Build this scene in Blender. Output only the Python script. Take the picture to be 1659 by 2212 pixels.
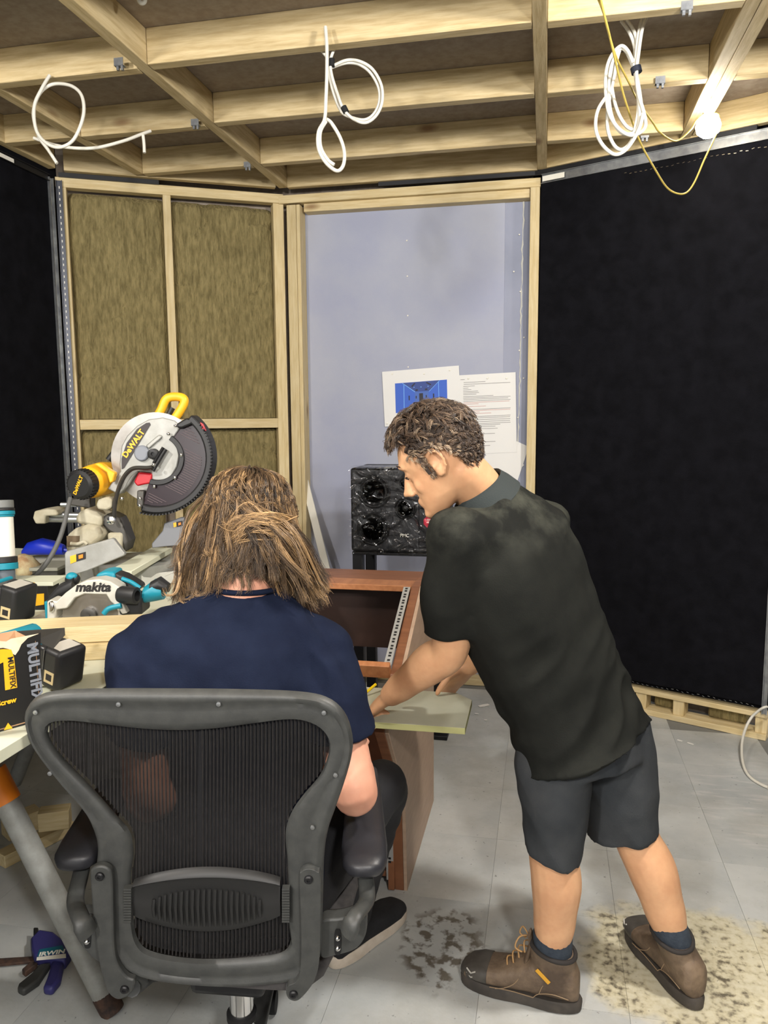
import bpy, bmesh, math, random
import numpy as np
from mathutils import Vector, Matrix, noise

for _o in list(bpy.data.objects):
    bpy.data.objects.remove(_o, do_unlink=True)
C = bpy.context.scene.collection
R0 = random.Random(7)

# ------------------------------------------------------------------ camera
F, CX, CY, CAMH = 1660.0, 829.5, 1106.0, 1.55
_down = Vector(((930 - CX) / F, (14490 - CY) / F, 1.0)).normalized()
_a = (1180 - CX) / F
_fy = Vector((_a, -(_down.x * _a + _down.z) / _down.y, 1.0)).normalized()
_up = -_down
_rx = _fy.cross(_up)
RM = Matrix((_rx, _fy, _up))               # camera (right, down, forward) -> room
CAM = Vector((0, 0, CAMH))
def P(u, v, t):                            # a point measured in the photo at optical depth t
    return CAM + RM @ Vector(((u - CX) / F, (v - CY) / F, 1.0)) * t
def PZ(u, v, z):
    d = RM @ Vector(((u - CX) / F, (v - CY) / F, 1.0)); return CAM + d * ((z - CAMH) / d.z)
def PY(u, v, y):
    d = RM @ Vector(((u - CX) / F, (v - CY) / F, 1.0)); return CAM + d * (y / d.y)
def PX(u, v, x):
    d = RM @ Vector(((u - CX) / F, (v - CY) / F, 1.0)); return CAM + d * (x / d.x)
def PN(u, v, p, n):
    d = RM @ Vector(((u - CX) / F, (v - CY) / F, 1.0)); return CAM + d * ((Vector(p) - CAM).dot(n) / d.dot(n))
RT = (RM @ Vector((1, 0, 0))); RT.z = 0; RT.normalize()      # horizontal, to the photo's right
AW = Vector((-RT.y, RT.x, 0))                                # horizontal, away
UP = Vector((0, 0, 1))
cd = bpy.data.cameras.new('camera'); cam = bpy.data.objects.new('camera', cd); C.objects.link(cam)
cd.sensor_fit = 'VERTICAL'; cd.sensor_height = 24.0; cd.lens = 24.0 * F / 2212.0
cd.clip_start = 0.05; cd.clip_end = 60
_r = RM @ Vector((1, 0, 0)); _u = RM @ Vector((0, -1, 0)); _b = RM @ Vector((0, 0, -1))
mw = Matrix((_r, _u, _b)).transposed().to_4x4(); mw.translation = CAM
cam.matrix_world = mw
bpy.context.scene.camera = cam

# ------------------------------------------------------------------ light and exposure
sc = bpy.context.scene
sc.view_settings.view_transform = 'Standard'; sc.view_settings.look = 'None'
sc.view_settings.gamma = 1.0; sc.view_settings.use_curve_mapping = False
sc.view_settings.exposure = 1.45
w = bpy.data.worlds.new('room_air'); sc.world = w; w.use_nodes = True
w.node_tree.nodes['Background'].inputs[0].default_value = (1.0, 0.98, 0.96, 1)
w.node_tree.nodes['Background'].inputs[1].default_value = 0.50
def bulb_light(name, loc, power, col=(1, .975, .94), rad=.09):
    l = bpy.data.lights.new(name, 'POINT'); l.energy = power; l.color = col; l.shadow_soft_size = rad
    o = bpy.data.objects.new(name, l); C.objects.link(o); o.location = loc
    return o
# the string of site lamps goes on behind the photographer
bulb_light('site_lamp_light', (0.55, -0.5, 2.25), 54)
bulb_light('site_lamp_light', (-1.9, 0.4, 2.62), 55)
bulb_light('site_lamp_light', (-0.9, -1.3, 2.30), 74)
bulb_light('site_lamp_light', (0.85, 1.55, 2.68), 62)

# ------------------------------------------------------------------ mesh helpers
WM = {}
class MB:
    def __init__(s): s.v = []; s.f = []
    def add(s, vs, fs):
        b = len(s.v); s.v += [tuple(x) for x in vs]; s.f += [tuple(i + b for i in f) for f in fs]; return s
    def box(s, c, sx, sy, sz, ax=None):
        c = Vector(c); ax = ax or (Vector((1, 0, 0)), Vector((0, 1, 0)), UP)
        vs = []
        for k in (-.5, .5):
            for j in (-.5, .5):
                for i in (-.5, .5):
                    vs.append(c + ax[0] * (i * sx) + ax[1] * (j * sy) + ax[2] * (k * sz))
        return s.add(vs, [(0, 2, 3, 1), (4, 5, 7, 6), (0, 1, 5, 4), (2, 6, 7, 3), (0, 4, 6, 2), (1, 3, 7, 5)])
    def prism(s, pts, ext):
        pts = [Vector(p) for p in pts]; ext = Vector(ext); n = len(pts)
        vs = pts + [p + ext for p in pts]
        fs = [tuple(range(n)), tuple(range(2 * n - 1, n - 1, -1))]
        fs += [(i, i + n, (i + 1) % n + n, (i + 1) % n) for i in range(n)]
        return s.add(vs, fs)
    def loft(s, secs, caps=True, closed=False):
        n = len(secs[0]); m = len(secs); vs = [p for sec in secs for p in sec]; fs = []
        for k in range(m if closed else m - 1):
            a = k * n; b = ((k + 1) % m) * n
            for i in range(n): j = (i + 1) % n; fs.append((a + i, a + j, b + j, b + i))
        if caps and not closed: fs += [tuple(range(n - 1, -1, -1)), tuple(range((m - 1) * n, m * n))]
        return s.add(vs, fs)
    def tube(s, path, r, n=8, caps=True, flat=1.0, closed=False, hint=None):
        path = [Vector(p) for p in path]; m = len(path)
        rs = r if isinstance(r, (list, tuple)) else [r] * m
        secs = []; up = None
        for k in range(m):
            if closed: t = path[(k + 1) % m] - path[k - 1]
            else: t = path[min(k + 1, m - 1)] - path[max(k - 1, 0)]
            if t.length < 1e-9: t = Vector((0, 0, 1))
            t.normalize()
            if up is None:
                h = hint or (UP if abs(t.z) < .9 else Vector((1, 0, 0)))
                up = (h - t * h.dot(t)).normalized()
            else:
                up = up - t * up.dot(t)
                up = up.normalized() if up.length > 1e-6 else t.orthogonal().normalized()
            sd = t.cross(up)
            secs.append([path[k] + (up * math.sin(a) * flat + sd * math.cos(a)) * rs[k]
                         for a in (2 * math.pi * i / n for i in range(n))])
        return s.loft(secs, caps, closed)
    def ell(s, secs, n=20, p=2.0):
        """loft of (centre, half-axis vector a, half-axis vector b[, exponent]) sections"""
        out = []
        for q in secs:
            c, a, b = Vector(q[0]), Vector(q[1]), Vector(q[2]); e = q[3] if len(q) > 3 else p
            ring = []
            for i in range(n):
                th = 2 * math.pi * i / n; cc, ss = math.cos(th), math.sin(th)
                ring.append(c + a * math.copysign(abs(cc) ** (2 / e), cc) + b * math.copysign(abs(ss) ** (2 / e), ss))
            out.append(ring)
        return s.loft(out)
    def ball(s, c, r, nu=16, nv=10, ax=None):
        c = Vector(c); r = r if isinstance(r, (tuple, list)) else (r, r, r)
        ax = ax or (Vector((1, 0, 0)), Vector((0, 1, 0)), UP)
        vs = [c - ax[2] * r[2]]; fs = []
        for j in range(1, nv):
            ph = -math.pi / 2 + math.pi * j / nv
            for i in range(nu):
                th = 2 * math.pi * i / nu
                vs.append(c + ax[0] * (r[0] * math.cos(ph) * math.cos(th)) + ax[1] * (r[1] * math.cos(ph) * math.sin(th)) + ax[2] * (r[2] * math.sin(ph)))
        vs.append(c + ax[2] * r[2]); top = len(vs) - 1
        for i in range(nu):
            k = (i + 1) % nu
            fs.append((0, 1 + k, 1 + i)); fs.append((top, top - nu + i, top - nu + k))
        for j in range(nv - 2):
            for i in range(nu):
                k = (i + 1) % nu; a = 1 + j * nu; b = a + nu
                fs.append((a + i, a + k, b + k, b + i))
        return s.add(vs, fs)
    def cyl(s, p0, p1, r0, r1=None, n=20, caps=True):
        return s.tube([p0, p1], [r0, r0 if r1 is None else r1], n, caps)
    def lathe(s, o, ax, prof, n=24, ref=None):
        """prof: (distance along ax, radius)"""
        o = Vector(o); ax = Vector(ax).normalized(); a = (ref or ax.orthogonal()).normalized(); b = ax.cross(a)
        return s.loft([[o + ax * d + (a * math.cos(t) + b * math.sin(t)) * max(r, 1e-4) for t in (2 * math.pi * i / n for i in range(n))] for d, r in prof])
    def mesh(s, name, ang=35):
        me = bpy.data.meshes.new(name); me.from_pydata([tuple(x) for x in s.v], [], s.f); me.validate()
        bm = bmesh.new(); bm.from_mesh(me); bmesh.ops.recalc_face_normals(bm, faces=bm.faces); bm.to_mesh(me); bm.free()
        me.shade_smooth(); me.set_sharp_from_angle(angle=math.radians(ang))
        return me
    def build(s, name, m, parent=None, bev=0, ang=35, mw=None, seg=2):
        return link(name, s.mesh(name, ang), m, parent, mw, bev, seg)
def link(name, me, m, parent=None, mw=None, bev=0, seg=2):
    o = bpy.data.objects.new(name, me); C.objects.link(o)
    if m is not None and not me.materials: me.materials.append(m)
    mw = mw or Matrix()
    if parent is not None:
        o.parent = parent; o.matrix_parent_inverse = WM[parent.name].inverted()
    o.matrix_basis = mw; WM[o.name] = mw.copy()
    if bev:
        b = o.modifiers.new('bevel', 'BEVEL'); b.width = bev; b.segments = seg; b.limit_method = 'ANGLE'; b.angle_limit = math.radians(40)
    return o
def tag(o, label=None, cat=None, group=None, kind=None):
    if label: o['label'] = label
    if cat: o['category'] = cat
    if group: o['group'] = group
    if kind: o['kind'] = kind
    return o
def thing(name, label, cat, loc, group=None):
    o = bpy.data.objects.new(name, None); C.objects.link(o); o.empty_display_size = .05
    m = Matrix.Translation(Vector(loc)); o.matrix_basis = m; WM[o.name] = m
    return tag(o, label, cat, group)
def frame(x, z=UP, o=(0, 0, 0)):
    """matrix whose local x runs along x and local z near z"""
    x = Vector(x).normalized(); z = Vector(z); z = (z - x * z.dot(x)).normalized(); y = z.cross(x)
    m = Matrix((x, y, z)).transposed().to_4x4(); m.translation = Vector(o); return m
_boxes = {}
def timber(name, p0, p1, wy, wz, m, parent, z=UP, bev=.002):
    """a length of sawn timber from p0 to p1 (centre line), wy wide, wz deep; grain along local x"""
    p0, p1 = Vector(p0), Vector(p1); L = (p1 - p0).length
    key = (round(L, 4), round(wy, 4), round(wz, 4), m.name)
    if key not in _boxes:
        _boxes[key] = MB().box((0, 0, 0), L, wy, wz).mesh(name, 30)
    return link(name, _boxes[key], m, parent, frame(p1 - p0, z, (p0 + p1) / 2), bev, 1)
def smooth_path(pts, n=8, closed=False):
    pts = [Vector(p) for p in pts]; out = []; m = len(pts)
    for k in range(m if closed else m - 1):
        if closed: a, b, c, d = pts[k - 1], pts[k], pts[(k + 1) % m], pts[(k + 2) % m]
        else: a, b, c, d = pts[max(k - 1, 0)], pts[k], pts[k + 1], pts[min(k + 2, m - 1)]
        for i in range(n):
            t = i / n
            out.append(.5 * ((2 * b) + (c - a) * t + (2 * a - 5 * b + 4 * c - d) * t * t + (3 * b - a - 3 * c + d) * t ** 3))
    if not closed: out.append(pts[-1])
    return out

# ------------------------------------------------------------------ materials
def lin(c):
    return tuple((x / 255 / 12.92) if x / 255 <= .04045 else ((x / 255 + .055) / 1.055) ** 2.4 for x in c)
def mat(name, col, rough=.6, metal=0, var=None, scale=8, detail=4, bump=0, bscale=60, stretch=(1, 1, 1), rand=0, coat=0, sheen=0, trans=0, alpha=1, ior=1.45, spec=.5, lo=.35, hi=.65, coords='Object'):
    """col and var are sRGB; var is mixed in by noise"""
    m = bpy.data.materials.new(name); m.use_nodes = True; nt = m.node_tree; N = nt.nodes; b = N['Principled BSDF']
    b.inputs['Roughness'].default_value = rough; b.inputs['Metallic'].default_value = metal
    b.inputs['Coat Weight'].default_value = coat; b.inputs['Sheen Weight'].default_value = sheen
    b.inputs['Transmission Weight'].default_value = trans; b.inputs['Alpha'].default_value = alpha; b.inputs['IOR'].default_value = ior
    b.inputs['Specular IOR Level'].default_value = spec
    c1 = lin(col) + (1,)
    b.inputs['Base Color'].default_value = c1
    if var is None and not bump and not rand: return m
    tc = N.new('ShaderNodeTexCoord'); mp = N.new('ShaderNodeMapping'); mp.inputs['Scale'].default_value = stretch
    nt.links.new(tc.outputs[coords], mp.inputs[0]); vec = mp.outputs[0]
    if rand:
        oi = N.new('ShaderNodeObjectInfo'); ad = N.new('ShaderNodeVectorMath'); ad.operation = 'ADD'
        ml = N.new('ShaderNodeMath'); ml.operation = 'MULTIPLY'; ml.inputs[1].default_value = 37.0
        nt.links.new(oi.outputs['Random'], ml.inputs[0]); nt.links.new(ml.outputs[0], ad.inputs[1]); nt.links.new(vec, ad.inputs[0]); vec = ad.outputs[0]
    if var is not None:
        n = N.new('ShaderNodeTexNoise'); n.inputs['Scale'].default_value = scale; n.inputs['Detail'].default_value = detail; n.inputs['Roughness'].default_value = .6
        nt.links.new(vec, n.inputs['Vector'])
        r = N.new('ShaderNodeValToRGB'); r.color_ramp.elements[0].position = lo; r.color_ramp.elements[1].position = hi
        r.color_ramp.elements[0].color = c1; r.color_ramp.elements[1].color = lin(var) + (1,)
        nt.links.new(n.outputs[0], r.inputs[0]); out = r.outputs[0]
        if rand:
            hs = N.new('ShaderNodeHueSaturation'); mr = N.new('ShaderNodeMapRange'); mr.inputs[3].default_value = 1 - rand; mr.inputs[4].default_value = 1 + rand
            nt.links.new(oi.outputs['Random'], mr.inputs[0]); nt.links.new(mr.outputs[0], hs.inputs['Value']); nt.links.new(out, hs.inputs['Color']); out = hs.outputs[0]
        nt.links.new(out, b.inputs['Base Color'])
    if bump:
        n2 = N.new('ShaderNodeTexNoise'); n2.inputs['Scale'].default_value = bscale; n2.inputs['Detail'].default_value = 3
        nt.links.new(vec, n2.inputs['Vector'])
        bp = N.new('ShaderNodeBump'); bp.inputs['Strength'].default_value = bump; bp.inputs['Distance'].default_value = .01
        nt.links.new(n2.outputs[0], bp.inputs['Height']); nt.links.new(bp.outputs[0], b.inputs['Normal'])
    return m
M = {}
M['timber'] = mat('sawn_timber', (212, 194, 152), .65, var=(196, 174, 126), scale=5, stretch=(1.2, 14, 14), rand=.07, bump=.15, bscale=30)
M['joist'] = mat('joist_timber', (204, 184, 142), .65, var=(178, 156, 112), scale=5, stretch=(1.2, 14, 14), rand=.08, bump=.15, bscale=30)
M['knot'] = mat('timber_knot', (128, 92, 58), .7)
M['board'] = mat('ceiling_board', (150, 138, 124), .8, var=(134, 120, 106), scale=30, detail=6)
M['wool'] = mat('mineral_wool', (106, 95, 60), .95, var=(144, 130, 88), scale=20, detail=10, stretch=(3, 3, .7), bump=1.0, bscale=40)
M['plaster'] = mat('blue_acoustic_plasterboard', (158, 162, 182), .75, var=(169, 172, 185), scale=2.2, detail=6, bump=.04, bscale=200)
M['fabric'] = mat('black_acoustic_fabric', (15, 15, 18), .9, var=(21, 21, 25), scale=14, detail=5, bump=.3, bscale=400, sheen=.0, spec=.06)
M['steel'] = mat('galvanised_strip', (170, 172, 172), .38, .9, var=(140, 142, 145), scale=20)
M['blackmetal'] = mat('black_metal', (28, 28, 30), .45, .2)
M['white'] = mat('white_plastic', (232, 228, 215), .45)
M['cable'] = mat('white_cable_sheath', (208, 204, 192), .45)
M['chrome'] = mat('bright_steel', (215, 215, 215), .15, 1)
def knots(m):
    nt = m.node_tree; N = nt.nodes; b = N['Principled BSDF']; src = b.inputs['Base Color'].links[0].from_socket
    tc = N.new('ShaderNodeTexCoord'); oi = N.new('ShaderNodeObjectInfo'); ml = N.new('ShaderNodeMath'); ml.operation = 'MULTIPLY'; ml.inputs[1].default_value = 53.0
    mp = N.new('ShaderNodeMapping'); mp.inputs['Scale'].default_value = (2.6, 7, 7); ad = N.new('ShaderNodeVectorMath'); ad.operation = 'ADD'
    nt.links.new(tc.outputs['Object'], mp.inputs[0]); nt.links.new(oi.outputs['Random'], ml.inputs[0]); nt.links.new(mp.outputs[0], ad.inputs[0]); nt.links.new(ml.outputs[0], ad.inputs[1])
    v = N.new('ShaderNodeTexVoronoi'); v.inputs['Scale'].default_value = 1.0; nt.links.new(ad.outputs[0], v.inputs['Vector'])
    mr = N.new('ShaderNodeMapRange'); mr.inputs[1].default_value = .17; mr.inputs[2].default_value = .05; mr.inputs[4].default_value = .85; nt.links.new(v.outputs['Distance'], mr.inputs[0])
    mx = N.new('ShaderNodeMix'); mx.data_type = 'RGBA'; nt.links.new(mr.outputs[0], mx.inputs[0]); nt.links.new(src, mx.inputs[6]); mx.inputs[7].default_value = lin((126, 92, 58)) + (1,)
    nt.links.new(mx.outputs[2], b.inputs['Base Color'])
knots(M['timber']); knots(M['joist'])
M['floor'] = mat('worn_grey_floor_tile', (166, 169, 168), .62, var=(191, 192, 188), scale=3.5, detail=9, bump=.06, bscale=70, rand=.03, lo=.3, hi=.7)
M['slab'] = mat('floor_joint', (118, 118, 114), .8)
# ================================================================== THE ROOM
ZW = 2.945; ZP = 2.80                                   # top of the wall plates
ZJ, DJ = 2.82, .125                         # underside and depth of the ceiling timbers
A0 = Vector((-2.52, 3.735, 0)); A1 = Vector((-1.475, 4.315, 0)); A2 = Vector((-.052, 4.315, 0)); A3 = Vector((1.06, 3.815, 0))

# floor: one slab, worn tiles laid on it
fl = tag(MB().box((-.73, 1.2, -.031), 3.9, 6.8, .06).build('floor', M['slab']), kind='structure')
TS = .39
def inside(x, y, pad=0):
    if x < -2.5 - pad or x > 1.04 + pad: return False
    if (x - A0.x) * (A1.y - A0.y) - (y - A0.y) * (A1.x - A0.x) < -pad: return False
    if (x - A2.x) * (A3.y - A2.y) - (y - A2.y) * (A3.x - A2.x) < -pad: return False
    return y < 4.3 + pad
tile_me = MB().box((0, 0, -.001), TS - .0009, TS - .0009, .002).mesh('tile', 30)
def floor_mat():
    m = M['floor']; nt = m.node_tree; N = nt.nodes
    b = N['Principled BSDF']; src = b.inputs['Base Color'].links[0].from_socket
    g = N.new('ShaderNodeNewGeometry')
    def blob(cx, cy, rx, ry, edge, sc):
        sub = N.new('ShaderNodeVectorMath'); sub.operation = 'SUBTRACT'; sub.inputs[1].default_value = (cx, cy, 0)
        nt.links.new(g.outputs['Position'], sub.inputs[0])
        mu = N.new('ShaderNodeVectorMath'); mu.operation = 'MULTIPLY'; mu.inputs[1].default_value = (1 / rx, 1 / ry, 0)
        nt.links.new(sub.outputs[0], mu.inputs[0])
        ln = N.new('ShaderNodeVectorMath'); ln.operation = 'LENGTH'; nt.links.new(mu.outputs[0], ln.inputs[0])
        no = N.new('ShaderNodeTexNoise'); no.inputs['Scale'].default_value = sc; no.inputs['Detail'].default_value = 6
        nt.links.new(g.outputs['Position'], no.inputs['Vector'])
        mm = N.new('ShaderNodeMath'); mm.operation = 'MULTIPLY_ADD'; mm.inputs[1].default_value = edge; nt.links.new(no.outputs[0], mm.inputs[0]); nt.links.new(ln.outputs['Value'], mm.inputs[2])
        mr = N.new('ShaderNodeMapRange'); mr.inputs[1].default_value = 1 + edge * .5 + .14; mr.inputs[2].default_value = 1 + edge * .5 - .1
        nt.links.new(mm.outputs[0], mr.inputs[0]); return mr.outputs[0]
    def mix(fac, a, colr):
        mx = N.new('ShaderNodeMix'); mx.data_type = 'RGBA'; nt.links.new(fac, mx.inputs[0]); nt.links.new(a, mx.inputs[6])
        if isinstance(colr, tuple): mx.inputs[7].default_value = lin(colr) + (1,)
        else: nt.links.new(colr, mx.inputs[7])
        return mx.outputs[2]
    # pale worn-through patch with dark flecks, dark glue stain, dusty smear by the wall
    fn = N.new('ShaderNodeTexNoise'); fn.inputs['Scale'].default_value = 46; fn.inputs['Detail'].default_value = 9; nt.links.new(g.outputs['Position'], fn.inputs['Vector'])
    fr = N.new('ShaderNodeValToRGB'); e = fr.color_ramp.elements
    e[0].position = .30; e[0].color = lin((96, 88, 72)) + (1,); e[1].position = .47; e[1].color = lin((188, 180, 152)) + (1,); e2_ = e.new(.62); e2_.color = lin((200, 194, 170)) + (1,)
    f2 = N.new('ShaderNodeTexNoise'); f2.inputs['Scale'].default_value = 7; f2.inputs['Detail'].default_value = 4; nt.links.new(g.outputs['Position'], f2.inputs['Vector'])
    fa = N.new('ShaderNodeMath'); fa.operation = 'MULTIPLY_ADD'; fa.inputs[1].default_value = .55; nt.links.new(f2.outputs[0], fa.inputs[0])
    fs_ = N.new('ShaderNodeMath'); fs_.operation = 'SUBTRACT'; fs_.inputs[1].default_value = .26; nt.links.new(fn.outputs[0], fs_.inputs[0]); nt.links.new(fs_.outputs[0], fa.inputs[2]); nt.links.new(fa.outputs[0], fr.inputs[0])
    out = mix(blob(.46, 2.13, .33, .27, 1.2, 7), src, fr.outputs[0])
    sp = N.new('ShaderNodeTexNoise'); sp.inputs['Scale'].default_value = 26; sp.inputs['Detail'].default_value = 4; nt.links.new(g.outputs['Position'], sp.inputs['Vector'])
    sr = N.new('ShaderNodeMapRange'); sr.inputs[1].default_value = .48; sr.inputs[2].default_value = .58; nt.links.new(sp.outputs[0], sr.inputs[0])
    mul = N.new('ShaderNodeMath'); mul.operation = 'MULTIPLY'; nt.links.new(sr.outputs[0], mul.inputs[0]); nt.links.new(blob(-.27, 2.08, .12, .17, .8, 10), mul.inputs[1])
    out = mix(mul.outputs[0], out, (98, 92, 82))
    st = N.new('ShaderNodeMapping'); st.inputs['Scale'].default_value = (3, 16, 1); nt.links.new(g.outputs['Position'], st.inputs[0])
    s2 = N.new('ShaderNodeTexNoise'); s2.inputs['Scale'].default_value = 2.4; s2.inputs['Detail'].default_value = 7; nt.links.new(st.outputs[0], s2.inputs['Vector'])
    r2 = N.new('ShaderNodeMapRange'); r2.inputs[1].default_value = .5; r2.inputs[2].default_value = .72; nt.links.new(s2.outputs[0], r2.inputs[0])
    m3 = N.new('ShaderNodeMath'); m3.operation = 'MULTIPLY'; nt.links.new(r2.outputs[0], m3.inputs[0]); nt.links.new(blob(.9, 3.2, .28, .4, .6, 5), m3.inputs[1])
    out = mix(m3.outputs[0], out, (196, 194, 190))
    # a browner, scuffed tone towards the desk
    d1 = N.new('ShaderNodeTexNoise'); d1.inputs['Scale'].default_value = 1.1; d1.inputs['Detail'].default_value = 8; d1.inputs['Roughness'].default_value = .7; nt.links.new(g.outputs['Position'], d1.inputs['Vector'])
    dr = N.new('ShaderNodeMapRange'); dr.inputs[1].default_value = .45; dr.inputs[2].default_value = .75; dr.inputs[4].default_value = .8; nt.links.new(d1.outputs[0], dr.inputs[0])
    out = mix(dr.outputs[0], out, (138, 134, 122))
    fk = N.new('ShaderNodeTexNoise'); fk.inputs['Scale'].default_value = 60; fk.inputs['Detail'].default_value = 3; nt.links.new(g.outputs['Position'], fk.inputs['Vector'])
    fm = N.new('ShaderNodeMapRange'); fm.inputs[1].default_value = .68; fm.inputs[2].default_value = .74; fm.inputs[4].default_value = .6; nt.links.new(fk.outputs[0], fm.inputs[0])
    out = mix(fm.outputs[0], out, (78, 76, 72))
    nt.links.new(out, b.inputs['Base Color'])
floor_mat()
for i in range(-5, 2):
    for j in range(-1, 7):
        x, y = .63 + (i + .5) * TS, 1.91 + (j - 1 + .5) * TS
        if inside(x, y, .12): link('tile', tile_me, M['floor'], fl, Matrix.Translation((x, y, .001)))
for i in range(-8, -5):
    for j in range(-1, 7):
        x, y = .63 + (i + .5) * TS, 1.91 + (j - 1 + .5) * TS
        if inside(x, y, .12): link('tile', tile_me, M['floor'], fl, Matrix.Translation((x, y, .001)))

# ceiling: board above open joists
ce = tag(MB().box((-.73, 1.25, ZJ + DJ + .02), 3.9, 6.7, .04).build('ceiling', M['board']), kind='structure')
zc = ZJ + DJ / 2
for x, y1 in ((-2.115, 3.87), (-1.46, 4.27), (-.044, 4.27), (.606, 3.95), (.655, 3.93)):
    timber('joist', (x, -1.9, zc), (x, y1, zc), .047, DJ, M['joist'], ce)
bays = [(-2.48, -2.14), (-2.09, -1.485), (-1.436, -.068), (-.02, .582), (.68, 1.04)]
for (x0, x1) in bays:
    for k, y in enumerate((1.05, 1.61, 2.17, 2.75, 3.315, 3.87)):
        if y > 3.6 and (x0 < -2.3 or x1 > .9): continue
        if y < 2.0 and k % 2: continue
        dy = R0.uniform(-.008, .008) + (.02 if x1 < -1 else 0)
        timber('noggin', (x0 + .001, y + dy, zc), (x1 - .001, y + dy, zc), .047, DJ, M['joist'], ce)
for (x0, x1) in ((-1.436, -.068),):
    timber('rim_joist', (x0, 4.285, zc), (x1, 4.285, zc), .04, DJ, M['joist'], ce)
for a, b in ((A0, A1), (A2, A3)):
    d = (b - a).normalized(); n = Vector((d.y, -d.x, 0)) * .03
    timber('rim_joist', a + d * .05 + n + UP * zc, b - d * .05 + n + UP * zc, .04, DJ, M['joist'], ce)
timber('rim_joist', (-2.495, .2, zc), (-2.495, 3.68, zc), .04, DJ, M['joist'], ce)
timber('rim_joist', (1.05, .2, zc), (1.05, 3.75, zc), .03, DJ, M['joist'], ce)
# galvanised hanger brackets at the noggin ends
br = MB(); br.box((0, 0, -.008), .036, .002, .026).box((0, .010, -.021), .036, .022, .002).box((-.008, .010, -.028), .009, .010, .012).box((.010, .008, -.029), .008, .010, .015)
bme = br.mesh('hanger_bracket')
for u, v in ((262, 133), (425, 263), (537, 354), (1482, 12), (1425, 172), (1392, 290)):
    p = PZ(u, v, ZJ + .012)
    link('hanger_bracket', bme, M['steel'], ce, Matrix.Translation(p + Vector((0, -.02, .0))))

# back wall: blue board framed by sawn studs
wb = tag(MB().box(((A1.x + A2.x) / 2, 4.44, ZW / 2), A2.x - A1.x + .2, .04, ZW).build('wall_back', M['board']), kind='structure')
YB = 4.315
pl = MB(); pl.box((-.812, 4.408, 1.39), 1.145, .02, 2.78)
pb = pl.build('plaster_panel', M['plaster'], wb)
MB().box((-.172, 4.412, 1.39), .135, .02, 2.78).build('plaster_panel', mat('blue_board_offcut', (140, 145, 163), .75, var=(150, 154, 172), scale=3), wb)
sm = mat('joint_sealant', (205, 204, 196), .6)
def bead(u0, v0, u1, v1, y, r):
    a, b = PY(u0, v0, y), PY(u1, v1, y); pts = [a.lerp(b, i / 60) + Vector((R0.gauss(0, .0016), 0, 0)) for i in range(61)]
    MB().tube(pts, [r * R0.uniform(.5, 1.5) for _ in pts], 5).build('sealant_bead', sm, wb)
bead(640, 436, 657, 1250, 4.398, .005); bead(1132, 402, 1118, 1010, 4.40, .0035)
timber('stud', (-1.385, 4.345, 0), (-1.385, 4.345, 2.735), .022, .1, M['timber'], wb, Vector((0, 1, 0)))
timber('stud', (-1.425, 4.325, 0), (-1.425, 4.325, 2.735), .055, .06, M['timber'], wb, Vector((0, 1, 0)))
timber('stud', (-.078, 4.335, 0), (-.078, 4.335, 2.745), .05, .07, M['timber'], wb, Vector((0, 1, 0)))
timber('top_plate', (-1.50, 4.335, 2.768), (-.05, 4.335, 2.768), .07, .045, M['timber'], wb)
timber('top_plate', (-1.36, 4.365, 2.722), (-.105, 4.365, 2.722), .08, .045, M['timber'], wb)
timber('bottom_plate', (-1.42, 4.35, .02), (-.05, 4.35, .02), .09, .038, M['timber'], wb)
MB().box((-.47, 4.29, 2.81), .9, .012, .022).build('resilient_bar', M['blackmetal'], wb)
# white-headed board fixings
pin = MB().lathe((0, 0, 0), (0, -1, 0), [(0, .0012), (.004, .0012), (.004, .0045), (.006, .004), (.007, .001)], 10).mesh('fixing')
for u, v in ((880, 597), (881, 682), (882, 793), (879, 520), (1110, 587), (1124, 630), (1132, 729), (1122, 757), (1122, 507), (654, 830), (657, 931), (646, 523), (1119, 902), (1131, 817)):
    link('fixing', pin, M['white'], wb, Matrix.Translation(PY(u, v, 4.398)))

# back-left wall: mineral wool between studs
dl = (A1 - A0).normalized(); nl = Vector((dl.y, -dl.x, 0)); LL = (A1 - A0).length
def onL(s, z, off=0): return A0 + dl * s + nl * off + UP * z
wl = tag(MB().box(onL(LL / 2, ZW / 2, -.135), LL + .1, .03, ZW, (dl, nl, UP)).build('wall_back_left', M['board']), kind='structure')
def sL(u, v): p = PN(u, v, A0 + nl * .0, nl); return (p - A0).dot(dl), p.z
s_mid = .5 * (sL(370, 700)[0] + sL(372, 700)[0])
zn = sL(250, 917)[1]
timber('top_plate', onL(.0, 2.775, -.03), onL(LL, 2.775, -.03), .06, .05, M['timber'], wl)
timber('stud', onL(s_mid, 0, -.04), onL(s_mid, 2.75, -.04), .042, .08, M['timber'], wl, nl)
timber('stud', onL(.03, 0, -.04), onL(.03, 2.75, -.04), .045, .08, M['timber'], wl, nl)
timber('stud', onL(LL - .03, 0, -.045), onL(LL - .03, 2.75, -.045), .06, .08, M['timber'], wl, nl)
timber('noggin', onL(.055, zn, -.03), onL(s_mid - .022, zn, -.03), .05, .055, M['timber'], wl)
timber('noggin', onL(s_mid + .022, zn, -.03), onL(LL - .06, zn, -.03), .05, .055, M['timber'], wl)
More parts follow.
